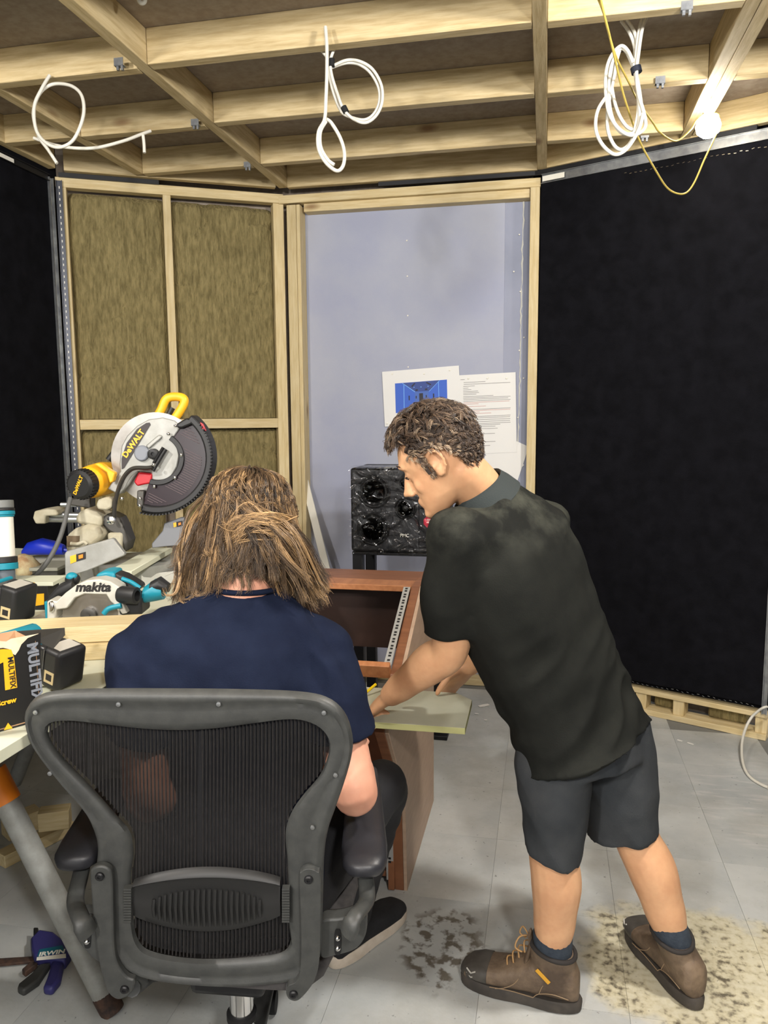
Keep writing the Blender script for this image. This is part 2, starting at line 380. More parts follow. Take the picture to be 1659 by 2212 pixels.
def batt(s0, s1, z0, z1, off, seed):
    nx, nz = 34, int((z1 - z0) / .018); vs = []; fs = []
    for j in range(nz + 1):
        for i in range(nx + 1):
            s = s0 + (s1 - s0) * i / nx; z = z0 + (z1 - z0) * j / nz
            q = Vector((s * 9, z * 3.2, seed)); d = noise.fractal(q, 1.0, 2.0, 5) * .013
            d += noise.noise(Vector((s * 40, z * 7, seed))) * .004
            c = noise.noise(Vector((s * 3.3, z * 2.2, seed + 9)))
            cell = noise.noise(Vector((s * 5.0 + 4, math.floor(z * 2.6 + c) * 3.1, seed)))
            d += cell * .010
            fz = (z * 2.6 + c) % 1
            if fz < .03 and noise.noise(Vector((s * 6, z * 2, seed + 3))) > .12: d -= .018
            ed = min((s - s0), (s1 - s)) ; d -= .02 * max(0, 1 - ed / .02)
            ez = (z1 - z); d -= .03 * max(0, 1 - ez / (.03 + .02 * noise.noise(Vector((s * 12, seed, 0)))))
            vs.append(onL(s, z, off + d))
    for j in range(nz):
        for i in range(nx):
            a = j * (nx + 1) + i; fs.append((a, a + 1, a + nx + 2, a + nx + 1))
    b = MB(); b.add(vs, fs); bk = [onL(s0, z0, -.115), onL(s1, z0, -.115), onL(s1, z1, -.115), onL(s0, z1, -.115)]
    b.add(bk, [(0, 1, 2, 3)])
    b.build('insulation_batt', M['wool'], wl, ang=80)
batt(.054, s_mid - .075, .02, zn - .03, -.045, 1.3)
batt(.054, s_mid - .022, zn + .03, 2.74, -.042, 4.7)
batt(s_mid + .022, LL - .062, .02, zn - .03, -.05, 8.1)
batt(s_mid + .022, LL - .062, zn + .03, 2.735, -.042, 12.9)
MB().box(onL(.27, 2.808, .008), .5, .012, .022, (dl, nl, UP)).build('resilient_bar', M['blackmetal'], wl)

# left wall: black fabric panel with a perforated steel edge
wlf = tag(MB().box((-2.56, 1.2, ZW / 2), .08, 5.1, ZW).build('wall_left', M['fabric']), kind='structure')
def perforated(name, p0, p1, wd, nrm, m1, parent, hole=True):
    p0, p1 = Vector(p0), Vector(p1); d = (p1 - p0).normalized(); sd = d.cross(nrm).normalized()
    a = MB(); a.box((p0 + p1) / 2, (p1 - p0).length, wd, .003, (d, sd, Vector(nrm)))
    a.box((p0 + p1) / 2 + sd * (wd / 2) + Vector(nrm) * .006, (p1 - p0).length, .003, .014, (d, sd, Vector(nrm)))
    a.box((p0 + p1) / 2 - sd * (wd / 2) + Vector(nrm) * .006, (p1 - p0).length, .003, .014, (d, sd, Vector(nrm)))
    o = a.build(name, m1, parent)
    if hole:
        h = MB(); L = (p1 - p0).length
        for k in range(int(L / .03)):
            c = p0 + d * (.015 + k * .03) + Vector(nrm) * .002
            h.box(c, .012, .004, .002, (d, sd, Vector(nrm)))
        h.build('slot_row', M['white'], o)
    return o
perforated('edge_strip', (-2.517, 3.685, .02), (-2.517, 3.685, 2.78), .03, Vector((1, 0, 0)), M['steel'], wlf, False)
perforated('corner_bead', A0 + dl * .02 + nl * .006, A0 + dl * .02 + nl * .006 + UP * 2.78, .028, nl, mat('dark_steel', (70, 72, 78), .4, .7), wl, True)
perforated('head_track', (-2.515, .3, 2.775), (-2.515, 3.67, 2.775), .03, Vector((1, 0, 0)), M['blackmetal'], wlf, False)
MB().box((-2.512, 3.35, 2.772), .006, .11, .022).build('label_strip', M['white'], wlf)

# back-right wall: black fabric panel on a low timber plinth
dr_ = (A3 - A2).normalized(); nr = Vector((dr_.y, -dr_.x, 0)); LR = (A3 - A2).length
if nr.y > 0: nr = -nr
def onR(s, z, off=0): return A2 + dr_ * s + nr * off + UP * z
def sR(u, v): p = PN(u, v, A2, nr); return (p - A2).dot(dr_), p.z
zpl = .5 * (sR(1420, 1490)[1] + sR(1640, 1540)[1])
wr = tag(MB().box(onR(LR / 2, (zpl + ZW) / 2, -.05), LR + .1, .06, ZW - zpl - .02, (dr_, nr, UP)).build('wall_back_right', M['fabric']), kind='structure')
MB().box(onR(LR / 2, zpl / 2, -.2), LR + .1, .02, zpl + .1, (dr_, nr, UP)).build('backing_board', M['board'], wr)
MB().box(onR(LR / 2, (zpl + ZP) / 2 + .005, .0), LR - .02, .04, ZP - zpl - .06, (dr_, nr, UP)).build('fabric_panel', M['fabric'], wr, .006)
timber('plinth_rail', onR(.0, zpl - .012, -.03), onR(LR, zpl - .012, -.03), .09, .026, M['timber'], wr)
timber('plinth_rail', onR(.0, .016, -.03), onR(LR, .016, -.03), .1, .03, M['timber'], wr)
for s in (.05, .36, .62, sR(1466, 1530)[0], sR(1644, 1580)[0]):
    timber('plinth_post', onR(s, .03, -.035), onR(s, zpl - .025, -.035), .055, .08, M['timber'], wr, nr)
for s0, s1, h in ((.42, .60, .1), (sR(1405, 1530)[0], sR(1450, 1530)[0], .11), (sR(1522, 1560)[0], sR(1605, 1580)[0], .12)):
    MB().box(onR((s0 + s1) / 2, .03 + h / 2, -.11), s1 - s0, .10, h, (dr_, nr, UP)).build('insulation_offcut', M['wool'], wr, .012)
perforated('head_track', onR(.02, 2.775, .024), onR(LR, 2.775, .024), .045, nr, M['steel'], wr, False)
perforated('edge_bead', onR(LR - .012, zpl, .024), onR(LR - .012, 2.75, .024), .02, nr, M['steel'], wr, False)
MB().box(onR(.09, 2.772, .04), .12, .003, .026, (dr_, nr, UP)).build('label_strip', M['white'], wr)
MB().box(onR(.5, 2.81, .03), 1.1, .02, .02, (dr_, nr, UP)).build('resilient_bar', M['blackmetal'], wr)
stp = MB()
for k in range(46):
    s = .03 + k * .025; c = onR(s, zpl + .03 + R0.uniform(-.004, .004), .0205)
    stp.box(c, .011, .0016, .0014, ((dr_ + UP * R0.uniform(-.5, .1)).normalized(), nr, UP))
tag(stp.build('staple_row', M['chrome'], wr), kind='stuff')
stp = MB()
for k in range(26):
    s = .46 + k * .025; c = onR(s, 2.725 + R0.uniform(-.004, .004), .0205)
    stp.box(c, .011, .0016, .0025, ((dr_ + UP * R0.uniform(-.1, .3)).normalized(), nr, UP))
tag(stp.build('staple_row', M['chrome'], wr), kind='stuff')
# right wall runs back beside the photographer
tag(MB().box((1.10, 1.2, ZW / 2), .06, 5.2, ZW).build('wall_right', M['fabric']), kind='structure')
# ================================================================== DESK, CHAIR, SPEAKER, BENCH
M['sapele'] = mat('sapele_laminate', (116, 74, 50), .45, var=(136, 90, 62), scale=6, stretch=(1, 8, 1.5), detail=5)
M['sapele_edge'] = mat('sapele_edging', (172, 116, 76), .45, var=(152, 98, 62), scale=6, stretch=(8, 1, 8))
M['sapele_side'] = mat('sapele_panel', (168, 142, 120), .5, var=(180, 154, 132), scale=5, stretch=(1, 2, 9), detail=5)
M['darkpanel'] = mat('dark_brown_panel', (44, 27, 20), .5, var=(54, 35, 27), scale=9)
M['rackstrip'] = mat('zinc_rack_strip', (196, 196, 192), .4, .5)
M['slot'] = mat('slot_dark', (20, 18, 18), .7)
M['mdf_green'] = mat('moisture_resistant_mdf', (194, 194, 174), .7, var=(184, 186, 164), scale=7, detail=6)
M['mdf_edge'] = mat('green_mdf_edge', (174, 172, 118), .8)

# --- producer desk
XD = -.419
dk = thing('studio_desk', 'brown veneered studio desk with a sloping rack bay and slotted strips', 'desk', (-.74, 2.45, 0))
def side(x0, x1, name, m):
    pts = [(2.319, 0), (2.285, .355), (2.035, .66), (2.035, .70), (2.245, .70), (2.265, .755), (2.66, .948), (2.93, .948), (2.93, 0)]
    return MB().prism([(x0, y, z) for y, z in pts], (x1 - x0, 0, 0)).build(name, m, dk, .0015)
sp_ = side(XD - .012, XD, 'side_panel', M['sapele_side'])
side(XD - .042, XD - .0122, 'side_lining', M['sapele'])
side(-1.06, -1.018, 'side_panel', M['sapele'])
MB().box((-.739, 2.14, .688), .556, .21, .024).build('desktop', M['sapele'], dk, .002)
MB().box((-.739, 2.27, .765), .556, .022, .05, (Vector((1, 0, 0)), Vector((0, .9, .43)).normalized(), Vector((0, -.43, .9)).normalized())).build('front_rail', M['sapele_edge'], dk, .002)
MB().box((-.739, 2.70, .937), .556, .09, .022).build('top_rail', M['sapele_edge'], dk, .002)
MB().box((-.739, 2.84, .937), .556, .17, .020).build('top_shelf', M['sapele'], dk, .002)
zb0, zb1 = PY(780, 1395, 2.80).z, .926
MB().box((-.739, 2.80, (zb0 + zb1) / 2), .556, .016, zb1 - zb0).build('back_panel', M['darkpanel'], dk)
MB().box((-.739, 2.60, .05), .556, .55, .02).build('bottom_shelf', M['sapele'], dk)
MB().box((-.739, 2.91, .23), .556, .016, .34).build('back_panel', M['sapele'], dk)
def rack(p0, p1, wd, nrm, nslot, name='rack_strip'):
    p0, p1 = Vector(p0), Vector(p1); d = (p1 - p0).normalized(); sd = d.cross(Vector(nrm)).normalized(); L = (p1 - p0).length
    o = MB().box((p0 + p1) / 2, L, wd, .003, (d, sd, Vector(nrm))).build(name, M['rackstrip'], dk)
    h = MB()
    for k in range(nslot):
        for e in (-.0065, .0065):
            h.box(p0 + d * (L * (k + .5) / nslot + e) + Vector(nrm) * .0016, .0075, .009, .0014, (d, sd, Vector(nrm)))
    tag(h.build('slot_row', M['slot'], o), kind='stuff')
sn = Vector((0, -.438, .899))
rack((XD - .055, 2.285, .775), (XD - .055, 2.64, .947), .024, sn, 12)
rack((-1.005, 2.285, .775), (-1.005, 2.64, .947), .024, sn, 12)
rack((XD - .055, 2.308, .04), (XD - .055, 2.285, .335), .024, Vector((0, -1, .09)).normalized(), 6)
MB().box((XD - .05, 2.31, .19), .02, .018, .36).build('front_stile', M['sapele'], dk)
# --- loose MDF sheet on the desk
bm_ = MB(); bm_.prism([(-1.0, 1.96, .7015), (-.198, 1.975, .7015), (-.199, 2.185, .7015), (-.25, 2.235, .7015), (-1.0, 2.235, .7015)], (0, 0, .018))
mdf = bm_.build('mdf_sheet', M['mdf_green'], None, .0008)
mdf.data.materials.append(M['mdf_edge'])
for p in mdf.data.polygons:
    if abs(p.normal.z) < .5: p.material_index = 1
tag(mdf, 'pale green fibreboard sheet lying on the brown desk under the hands', 'board')
pe = thing('pencil', 'yellow pencil in the hand over the desk board', 'pencil', PZ(800, 1490, .725))
_p0, _p1 = PZ(787, 1499, .728), PZ(812, 1478, .745)
MB().tube([_p0.lerp(_p1, -.9), _p1], .0042, 6).build('barrel', mat('yellow_lacquer', (240, 205, 30), .4), pe)
MB().tube([_p0.lerp(_p1, -1.25), _p0.lerp(_p1, -.9)], [.0008, .0042], 6).build('tip', M['timber'], pe)

# --- speaker on its stand
YS = 3.55
st = thing('speaker_stand', 'black metal speaker stand with square posts behind the desk', 'stand', (-.75, YS + .15, 0))
sx0, sx1 = PY(762, 1300, YS).x, PY(955, 1300, YS).x; zs = PY(850, 1196, YS).z
for x in (sx0 + .025, sx1 - .025):
    for y in (YS + .03, YS + .30):
        MB().box((x, y, zs / 2), .05, .05, zs - .012).build('post', M['blackmetal'], st, .003)
MB().box(((sx0 + sx1) / 2, YS + .165, zs - .003), sx1 - sx0, .33, .014).build('top_plate', M['blackmetal'], st, .002)
MB().box(((sx0 + sx1) / 2, YS + .165, .012), sx1 - sx0 + .06, .4, .02).build('base_plate', M['blackmetal'], st, .002)
spk = thing('studio_monitor', 'black twin woofer studio monitor wrapped in crinkled clear plastic', 'speaker', ((sx0 + sx1) / 2, YS + .16, zs + .005))
M['spk'] = mat('black_speaker_lacquer', (34, 34, 36), .5, var=(42, 42, 44), scale=30)
M['cone'] = mat('speaker_cone', (22, 22, 24), .45)
M['rubber'] = mat('black_rubber', (16, 16, 17), .7)
bx0, bx1 = PY(757, 1100, YS).x, PY(962, 1100, YS).x; bz0, bz1 = zs + .005, PY(800, 1011, YS).z
MB().box(((bx0 + bx1) / 2, YS + .16, (bz0 + bz1) / 2), bx1 - bx0, .32, bz1 - bz0).build('cabinet', M['spk'], spk, .014, seg=3)
def driver(u, v, rpx, name, dome=False):
    c = PY(u, v, YS - .001); r = rpx * 1.0 * 3.66 / F
    o = MB().lathe(c, (0, -1, 0), [(-.002, r), (.005, r), (.007, r * .93), (.004, r * .84), (.009, r * .8), (.010, r * .72), (.004, r * .66)], 32).build(name + '_surround', M['rubber'], spk)
    MB().lathe(c, (0, -1, 0), [(.004, r * .68), (-.03 * (0 if dome else 1) + .002, r * .3), (-.022 * (0 if dome else 1) + .006, r * .2), (.010 if dome else -.012, .0006)], 32).build(name + '_cone', M['cone'], o)
driver(808, 1062, 36, 'woofer'); driver(806, 1143, 36, 'woofer'); driver(876, 1098, 24, 'midrange', True); driver(876, 1045, 13, 'tweeter', True)
al = PY(928, 1127, YS - .004)
pan = MB(); pan.box((PY(932, 1100, YS).x, YS - .002, (bz0 + bz1) / 2), PY(962, 1, YS).x - PY(902, 1, YS).x, .008, (bz1 - bz0) * .86).build('control_panel', M['cone'], spk, .003)
rd = mat('red_sticker', (190, 40, 62), .5)
stk = MB().lathe(al - Vector((0, .003, 0)), (0, -1, 0), [(0, .030), (.0008, .030)], 8, Vector((1, 0, .41))).build('warning_sticker', rd, spk)
tx = MB()
for k, (dz, hw) in enumerate(((.012, .012), (.008, .014), (0, .012), (-.005, .014), (-.017, .005))):
    tx.box(al + Vector((0, -.0045, dz)), hw * 2, .0006, .0022 if k < 4 else .007)
tx.build('sticker_print', M['white'], stk)
def text_obj(s, name, m, parent, origin, x, up, size, ext=.0004, bold=0, align='CENTER', shear=0):
    """flat lettering as a mesh; x = reading direction, up = letter up"""
    cu = bpy.data.curves.new(name, 'FONT'); cu.body = s; cu.size = size; cu.extrude = ext; cu.offset = bold; cu.align_x = align; cu.align_y = 'CENTER'; cu.shear = shear; cu.resolution_u = 3
    o = bpy.data.objects.new(name + '_tmp', cu); C.objects.link(o)
    bpy.context.view_layer.update()
    me = bpy.data.meshes.new_from_object(o.evaluated_get(bpy.context.evaluated_depsgraph_get()))
    bpy.data.objects.remove(o, do_unlink=True)
    me.materials.clear(); me.name = name
    return link(name, me, m, parent, frame(x, Vector(x).cross(Vector(up)), origin))
text_obj('PMC', 'badge_lettering', M['white'], spk, PY(874, 1157, YS - .003), (1, 0, 0), (0, 0, 1), .022, .0006, .0004)
# loose cling film: a thin wrinkled sheet just off the front and over the top
film = bpy.data.materials.new('cling_film'); film.use_nodes = True
_nt = film.node_tree; _nt.nodes.clear(); _o = _nt.nodes.new('ShaderNodeOutputMaterial'); _mx = _nt.nodes.new('ShaderNodeMixShader'); _tr = _nt.nodes.new('ShaderNodeBsdfTransparent'); _gl = _nt.nodes.new('ShaderNodeBsdfGlossy'); _fr = _nt.nodes.new('ShaderNodeFresnel')
_gl.inputs['Roughness'].default_value = .11; _fr.inputs['IOR'].default_value = 1.48
_nt.links.new(_fr.outputs[0], _mx.inputs[0]); _nt.links.new(_tr.outputs[0], _mx.inputs[1]); _nt.links.new(_gl.outputs[0], _mx.inputs[2]); _nt.links.new(_mx.outputs[0], _o.inputs[0])
fv = []; ff = []; nx, nz = 110, 110
for j in range(nz + 1):
    for i in range(nx + 1):
        x = bx0 - .004 + (bx1 - bx0 + .008) * i / nx; z = bz0 - .008 + (bz1 - bz0 + .022) * j / nz
        d = .014 + .008 * noise.fractal(Vector((x * 9 + z * 5, z * 7, 2.2)), 1, 2, 3)
        rg = 1 - abs(noise.noise(Vector((x * 8 + z * 9, z * 15 - x * 8, 7.7)))) * 2
        d += .05 * max(0, rg - .70)
        rg = 1 - abs(noise.noise(Vector((x * 16 - z * 8, z * 16 + x * 22, 1.7)))) * 2
        d += .03 * max(0, rg - .8)
        y = YS - d
        if z > bz1 + .002: y = YS - d + (z - bz1) * 9
        fv.append((x, y, min(z, bz1 + .006 + .006 * noise.noise(Vector((x * 20, 1, 1)))))); 
for j in range(nz):
    for i in range(nx):
        a = j * (nx + 1) + i; ff.append((a, a + 1, a + nx + 2, a + nx + 1))
MB().add(fv, ff).build('plastic_wrap', film, spk, ang=60)

# white batten leaning on the blue board
_a, _b = PY(656, 1020, 4.385), PY(716, 1262, 4.22); _d = (_b - _a); _b = _a + _d * ((_a.z - .002) / -_d.z)
lean = timber('leaning_batten', _b + Vector((0, -.02, .006)), _a + Vector((0, -.02, 0)), .044, .012, M['white'], None, Vector((0, -1, 0)))
tag(lean, 'long white batten leaning against the blue plasterboard wall', 'batten')

# --- mesh-backed office chair
M['chair'] = mat('graphite_plastic', (54, 55, 54), .48, var=(63, 64, 62), scale=40, bump=.05, bscale=300)
M['pad'] = mat('black_soft_pad', (40, 40, 44), .42, bump=.04, bscale=250)
M['weave'] = mat('black_mesh_weave', (52, 50, 50), .75, var=(66, 63, 62), scale=60)
CP = Vector((-.605, 1.25, .5)); cup = (UP * .57 - AW * .05).normalized(); cn = RT.cross(cup).normalized()   # cn points to the photographer
if cn.dot(AW) > 0: cn = -cn
ch = thing('office_chair', 'graphite mesh-backed swivel office chair with black armrests', 'chair', (-.63, 1.45, 0))
def k7(x, y): return (x / 1.929, 1480 + y / 1.929)
def cpl(x, y, off=0):
    p = PN(*k7(x, y), CP, cn); return p + cn * off
outer = [(108, 130), (125, 75), (170, 40), (250, 22), (420, 15), (700, 15), (1000, 18), (1250, 28), (1370, 55), (1440, 120), (1470, 220), (1462, 310), (1430, 420), (1395, 520), (1368, 600), (1352, 700), (1345, 900), (1340, 1080), (1318, 1170), (1255, 1215), (1100, 1238), (950, 1245), (750, 1232), (600, 1205), (520, 1160), (450, 1080), (410, 960), (400, 800), (410, 660), (380, 560), (330, 480), (250, 390), (180, 300), (130, 220)]
inner = [(198, 195), (215, 158), (262, 147), (340, 150), (450, 165), (600, 183), (750, 189), (900, 181), (1050, 160), (1180, 142), (1260, 145), (1330, 175), (1370, 230), (1365, 300), (1330, 380), (1270, 450), (1215, 530), (1190, 620), (1200, 760), (1205, 1000), (1212, 1060), (1185, 1108), (1100, 1130), (900, 1142), (750, 1135), (620, 1105), (572, 1055), (556, 970), (545, 800), (555, 700), (540, 610), (480, 540), (400, 450), (300, 350), (230, 270)]
def loop(pts, n=10): 
    return [(p.x, p.y) for p in smooth_path([(x, y, 0) for x, y in pts], n, True)]
lo_, li_ = loop(outer), loop(inner)
cc = (800, 660)
def cast(lp, th):
    d = (math.cos(th), math.sin(th)); best = None
    for i in range(len(lp)):
        a, b = lp[i], lp[(i + 1) % len(lp)]
        ex, ey = b[0] - a[0], b[1] - a[1]; den = d[0] * ey - d[1] * ex
        if abs(den) < 1e-9: continue
        t = ((a[0] - cc[0]) * ey - (a[1] - cc[1]) * ex) / den; q = ((a[0] - cc[0]) * d[1] - (a[1] - cc[1]) * d[0]) / den
        if t > 0 and -1e-6 <= q <= 1 + 1e-6 and (best is None or t > best): best = t
    return (cc[0] + d[0] * best, cc[1] + d[1] * best)
secs = []
prof = [(0, -.002), (.03, .008), (.12, .014), (.24, .014), (.34, .009), (.5, .010), (.75, .011), (.93, .008), (1, -.001), (.85, -.010), (.5, -.012), (.15, -.011)]
for k in range(220):
    th = 2 * math.pi * k / 220; o_, i_ = cast(lo_, th), cast(li_, th)
    secs.append([cpl(o_[0] + (i_[0] - o_[0]) * w_, o_[1] + (i_[1] - o_[1]) * w_, h_) for w_, h_ in prof])
fr_ = MB().loft(secs, False, True).build('back_frame', M['chair'], ch, ang=50)
# woven ribs of the back
rib = MB()
def span(x):
    ys = []
    for i in range(len(li_)):
        a, b = li_[i], li_[(i + 1) % len(li_)]
        if (a[0] - x) * (b[0] - x) < 0: ys.append(a[1] + (b[1] - a[1]) * (x - a[0]) / (b[0] - a[0]))
    return sorted(ys)
x = 205
while x < 1366:
    ys = span(x)
    for q in range(0, len(ys) - 1, 2):
        y0, y1 = ys[q], ys[q + 1]
        if y1 - y0 < 8: continue
        ns = max(2, int((y1 - y0) / 60)); pts = []
        for i in range(ns + 1):
            y = y0 + (y1 - y0) * i / ns
            pts.append(cpl(x, y, -.004 - .008 * math.sin(math.pi * (y - 130) / 1020) ** 2))
        rib.tube(pts, .0028, 4, flat=.5)
    x += 15.5
tag(rib.build('mesh_rib', M['weave'], ch, ang=60), kind='stuff')
sheet = MB(); lpv = [cpl(px_, py_, -.013) for px_, py_ in li_[::3]]
sheet.add(lpv, [tuple(range(len(lpv)))])
sheet.build('mesh_backing', mat('mesh_backing_net', (24, 23, 24), .9, alpha=.86), ch)
# side links of the back, bolts
def links(pts):
    l = loop(pts, 6)
    MB().prism([cpl(x, y, .012) for x, y in l], cn * .016).build('back_link', M['chair'], ch, .005)
links([(398, 760), (405, 725), (440, 712), (475, 725), (488, 760), (492, 900), (496, 1050), (512, 1120), (548, 1168), (580, 1185), (570, 1228), (540, 1255), (500, 1258), (462, 1215), (432, 1100), (412, 950)])
links([(1256, 770), (1262, 738), (1290, 725), (1325, 736), (1340, 765), (1340, 950), (1335, 1100), (1320, 1170), (1295, 1215), (1250, 1262), (1215, 1260), (1200, 1235), (1208, 1205), (1240, 1188), (1258, 1140), (1262, 1000)])
bolt = MB().lathe((0, 0, 0), cn, [(0, .008), (.004, .008), (.006, .006), (.006, .003), (.004, .0028)], 14).mesh('bolt')
for x, y in ((440, 752), (540, 1215), (1292, 765), (1230, 1235)): link('bolt', bolt, M['blackmetal'], ch, Matrix.Translation(cpl(x, y, .028)))
scr = MB().lathe((0, 0, 0), cn, [(0, .0045), (.002, .004), (.0025, .001)], 10).mesh('frame_screw')
for x, y in ((163, 98), (505, 65), (918, 64), (1352, 100), (222, 350), (1400, 357), (1305, 573)): link('frame_screw', scr, M['steel'], ch, Matrix.Translation(cpl(x, y, .014)))
# lumbar pad
lp = []
for k in range(41):
    t = k / 40; x = 560 + (1170 - 560) * t
    b = max(0, math.sin(math.pi * min(1, max(0, (t - .0) / 1.0)))) ** .8
    yt = 808 - 48 * b + (-8 * t); yb = 958 + 72 * b
    prof_ = [(0, .0), (.03, .010), (.09, .014), (.17, .008), (.5, .012), (.82, .008), (.95, .006), (1, -.002), (.5, -.004)]
    lp.append([cpl(x, yt + (yb - yt) * w_, h_) for w_, h_ in prof_])
M['lumbar'] = mat('dark_graphite_pad', (36, 36, 36), .5)
lum = MB().loft(lp).build('lumbar_pad', M['lumbar'], ch, ang=50)
rp = MB()
for k in range(20):
    x = 650 + k * 23; hh = math.sqrt(max(0, 1 - ((x - 868) / 250) ** 2)) * 78
    rp.tube([cpl(x, 900 - hh + (10 if x > 0 else 0), .013), cpl(x, 900, .018), cpl(x, 905 + hh, .012)], .0032, 5)
rp.build('pad_groove', M['lumbar'], lum)
for x0 in (545, 1196):
    g = MB()
    for k in range(13): g.box(cpl(x0, 822 + k * 11, .014), .014, .0035, .012, (RT, cup, cn))
    g.build('pad_clip', M['chair'], lum)
# armrests
def arm(sgn, rear, front, brk):
    r0, r1 = PZ(*rear, .69), PZ(*front, .69); d = (r1 - r0).normalized(); s = d.cross(UP); secs = []
    for t, wv, hv in ((-.02, .3, .4), (0, .72, .75), (.06, .95, 1), (.2, 1, 1), (.5, .92, 1), (.8, .85, 1), (.95, .75, .9), (1, .45, .5)):
        c = r0.lerp(r1, t); secs.append((c, s * (.046 * wv), UP * (.021 * hv), 2.6))
    ap = MB().ell(secs, 20).build('armrest_pad', M['pad'], ch, ang=60)
    q = r0.lerp(r1, .22) - UP * .02
    b0 = P(*brk, 1.40)
    mid = q.lerp(b0, .62); mid += RT * (.022 * sgn)
    MB().tube(smooth_path([q, q.lerp(mid, .5), mid, b0 + UP * .03 + RT * .012 * sgn, b0], 6), [.016] * 20 + [.02] * 5, 10, flat=.6).build('armrest_post', M['chair'], ch, ang=60)
    return ap
arm(1, (788, 1880), (785, 1660), (752, 2015)); arm(-1, (160, 1865), (250, 1690), (190, 2015))
for pts, sl in (([(1330, 1040), (1345, 990), (1420, 980), (1500, 960), (1530, 985), (1520, 1060), (1480, 1110), (1400, 1135), (1335, 1140)], (1407, 1075)), ([(300, 985), (320, 965), (400, 970), (425, 1000), (432, 1120), (440, 1170), (390, 1150), (330, 1085), (304, 1020)], (362, 1047))):
    MB().prism([cpl(x, y, -.004) for x, y in loop(pts, 5)], -cn * .03).build('armrest_bracket', M['chair'], ch, .004)
    sl_ = loop([(sl[0] - 13, sl[1] - 40), (sl[0], sl[1] - 54), (sl[0] + 13, sl[1] - 40), (sl[0] + 13, sl[1] + 40), (sl[0], sl[1] + 54), (sl[0] - 13, sl[1] + 40)], 4)
    so = MB().prism([cpl(x, y, -.003) for x, y in sl_], cn * .001).build('adjuster_slot', M['rubber'], ch)
    for e in (-20, 22): MB().ball(cpl(sl[0], sl[1] + e, -.001), .006, 10, 8).build('adjuster_screw', M['chrome'], so)
# seat, mechanism, column, five-star base
cc0 = Vector((-.635, 1.45, 0)); fw = Vector((-.10, .995, 0)).normalized(); rt = Vector((fw.y, -fw.x, 0))
ss = []
for t, wv, z_ in ((-.17, .19, .465), (-.13, .215, .462), (.0, .235, .455), (.2, .24, .452), (.34, .235, .455), (.40, .21, .445)):
    ss.append((cc0 + fw * t + UP * z_, rt * wv, UP * .02, 4))
MB().ell(ss, 24).build('seat', M['weave'], ch, ang=60)
MB().box(cc0 + UP * .395 + fw * .02, .16, .24, .07, (rt, fw, UP)).build('tilt_mechanism', M['blackmetal'], ch, .015)
for s_ in (-1, 1):
    MB().tube([cc0 + UP * .40 + rt * (.05 * s_) - fw * .05, cc0 + UP * .42 + rt * (.15 * s_) - fw * .12, CP + RT * (.155 * s_) + cup * -.035], .016, 10).build('support_arm', M['chair'], ch)
MB().lathe(cc0 + UP * .09, UP, [(0, .03), (.12, .03), (.125, .026), (.13, .026), (.30, .026)], 24).build('gas_column', M['chrome'], ch)
MB().lathe(cc0 + UP * .235, UP, [(0, .031), (.0, .033), (.014, .033), (.016, .027)], 24).build('column_collar', M['rubber'], ch)
MB().lathe(cc0 + UP * .075, UP, [(0, .05), (.05, .045), (.06, .035)], 20).build('base_hub', M['chair'], ch)
for k in range(5):
    a = math.radians(100 + 72 * k); d = Vector((math.cos(a), math.sin(a), 0)); s = Vector((-d.y, d.x, 0))
    MB().ell([(cc0 + d * .03 + UP * .10, s * .028, UP * .02, 3), (cc0 + d * .17 + UP * .095, s * .025, UP * .016, 3), (cc0 + d * .30 + UP * .085, s * .02, UP * .012, 3)], 14).build('base_leg', M['chair'], ch, ang=60)
    c = cc0 + d * .29 + UP * .031
    MB().cyl(c - s * .022, c - s * .006, .028, n=18).cyl(c + s * .006, c + s * .022, .028, n=18).cyl(c, c + UP * .05, .006, n=8).build('castor', M['rubber'], ch)

# --- workbench of fibreboard on steel trestles
ZB = 1.0
be = thing('workbench', 'pale green fibreboard worktop on grey steel trestle legs', 'workbench', (-1.6, 1.7, 0))
bt = MB().box((-1.66, 1.62, ZB - .011), 1.55, 2.5, .022).build('bench_top', M['mdf_green'], be, .001)
M['tube'] = mat('dull_galvanised_tube', (158, 159, 154), .45, .1, var=(140, 140, 134), scale=25)
M['rust'] = mat('rusty_steel', (82, 60, 48), .8, var=(40, 34, 32), scale=40)
M['orange'] = mat('orange_plastic', (232, 130, 32), .45)
for y in (1.66, .55, 2.72):
    ft = Vector((-1.09, y, .0)); hd = Vector((-1.55, y, .93)); 
    d = (hd - ft).normalized()
    lg = MB().tube([ft + d * .035, hd], .030, 18).build('trestle_leg', M['tube'], be)
    e = MB()
    e.lathe(ft + d * .0, d, [(.004, .027), (.0, .0305), (.05, .0312), (.055, .0302)], 18).build('rusty_foot', M['rust'], lg)
    MB().lathe(ft + d * .62, d, [(0, .031), (.0, .036), (.09, .036), (.09, .031)], 18).build('collar', M['orange'], lg)
    ft2 = Vector((-2.2, y, 0)); d2 = (hd + Vector((-.2, 0, 0)) - ft2).normalized()
    MB().tube([ft2 + d2 * .012, hd + Vector((-.2, 0, 0))], .030, 18).build('trestle_leg', M['tube'], be)
    MB().box((-1.65, y, .955), 1.2, .06, .06).build('trestle_bar', M['orange'], be, .004)
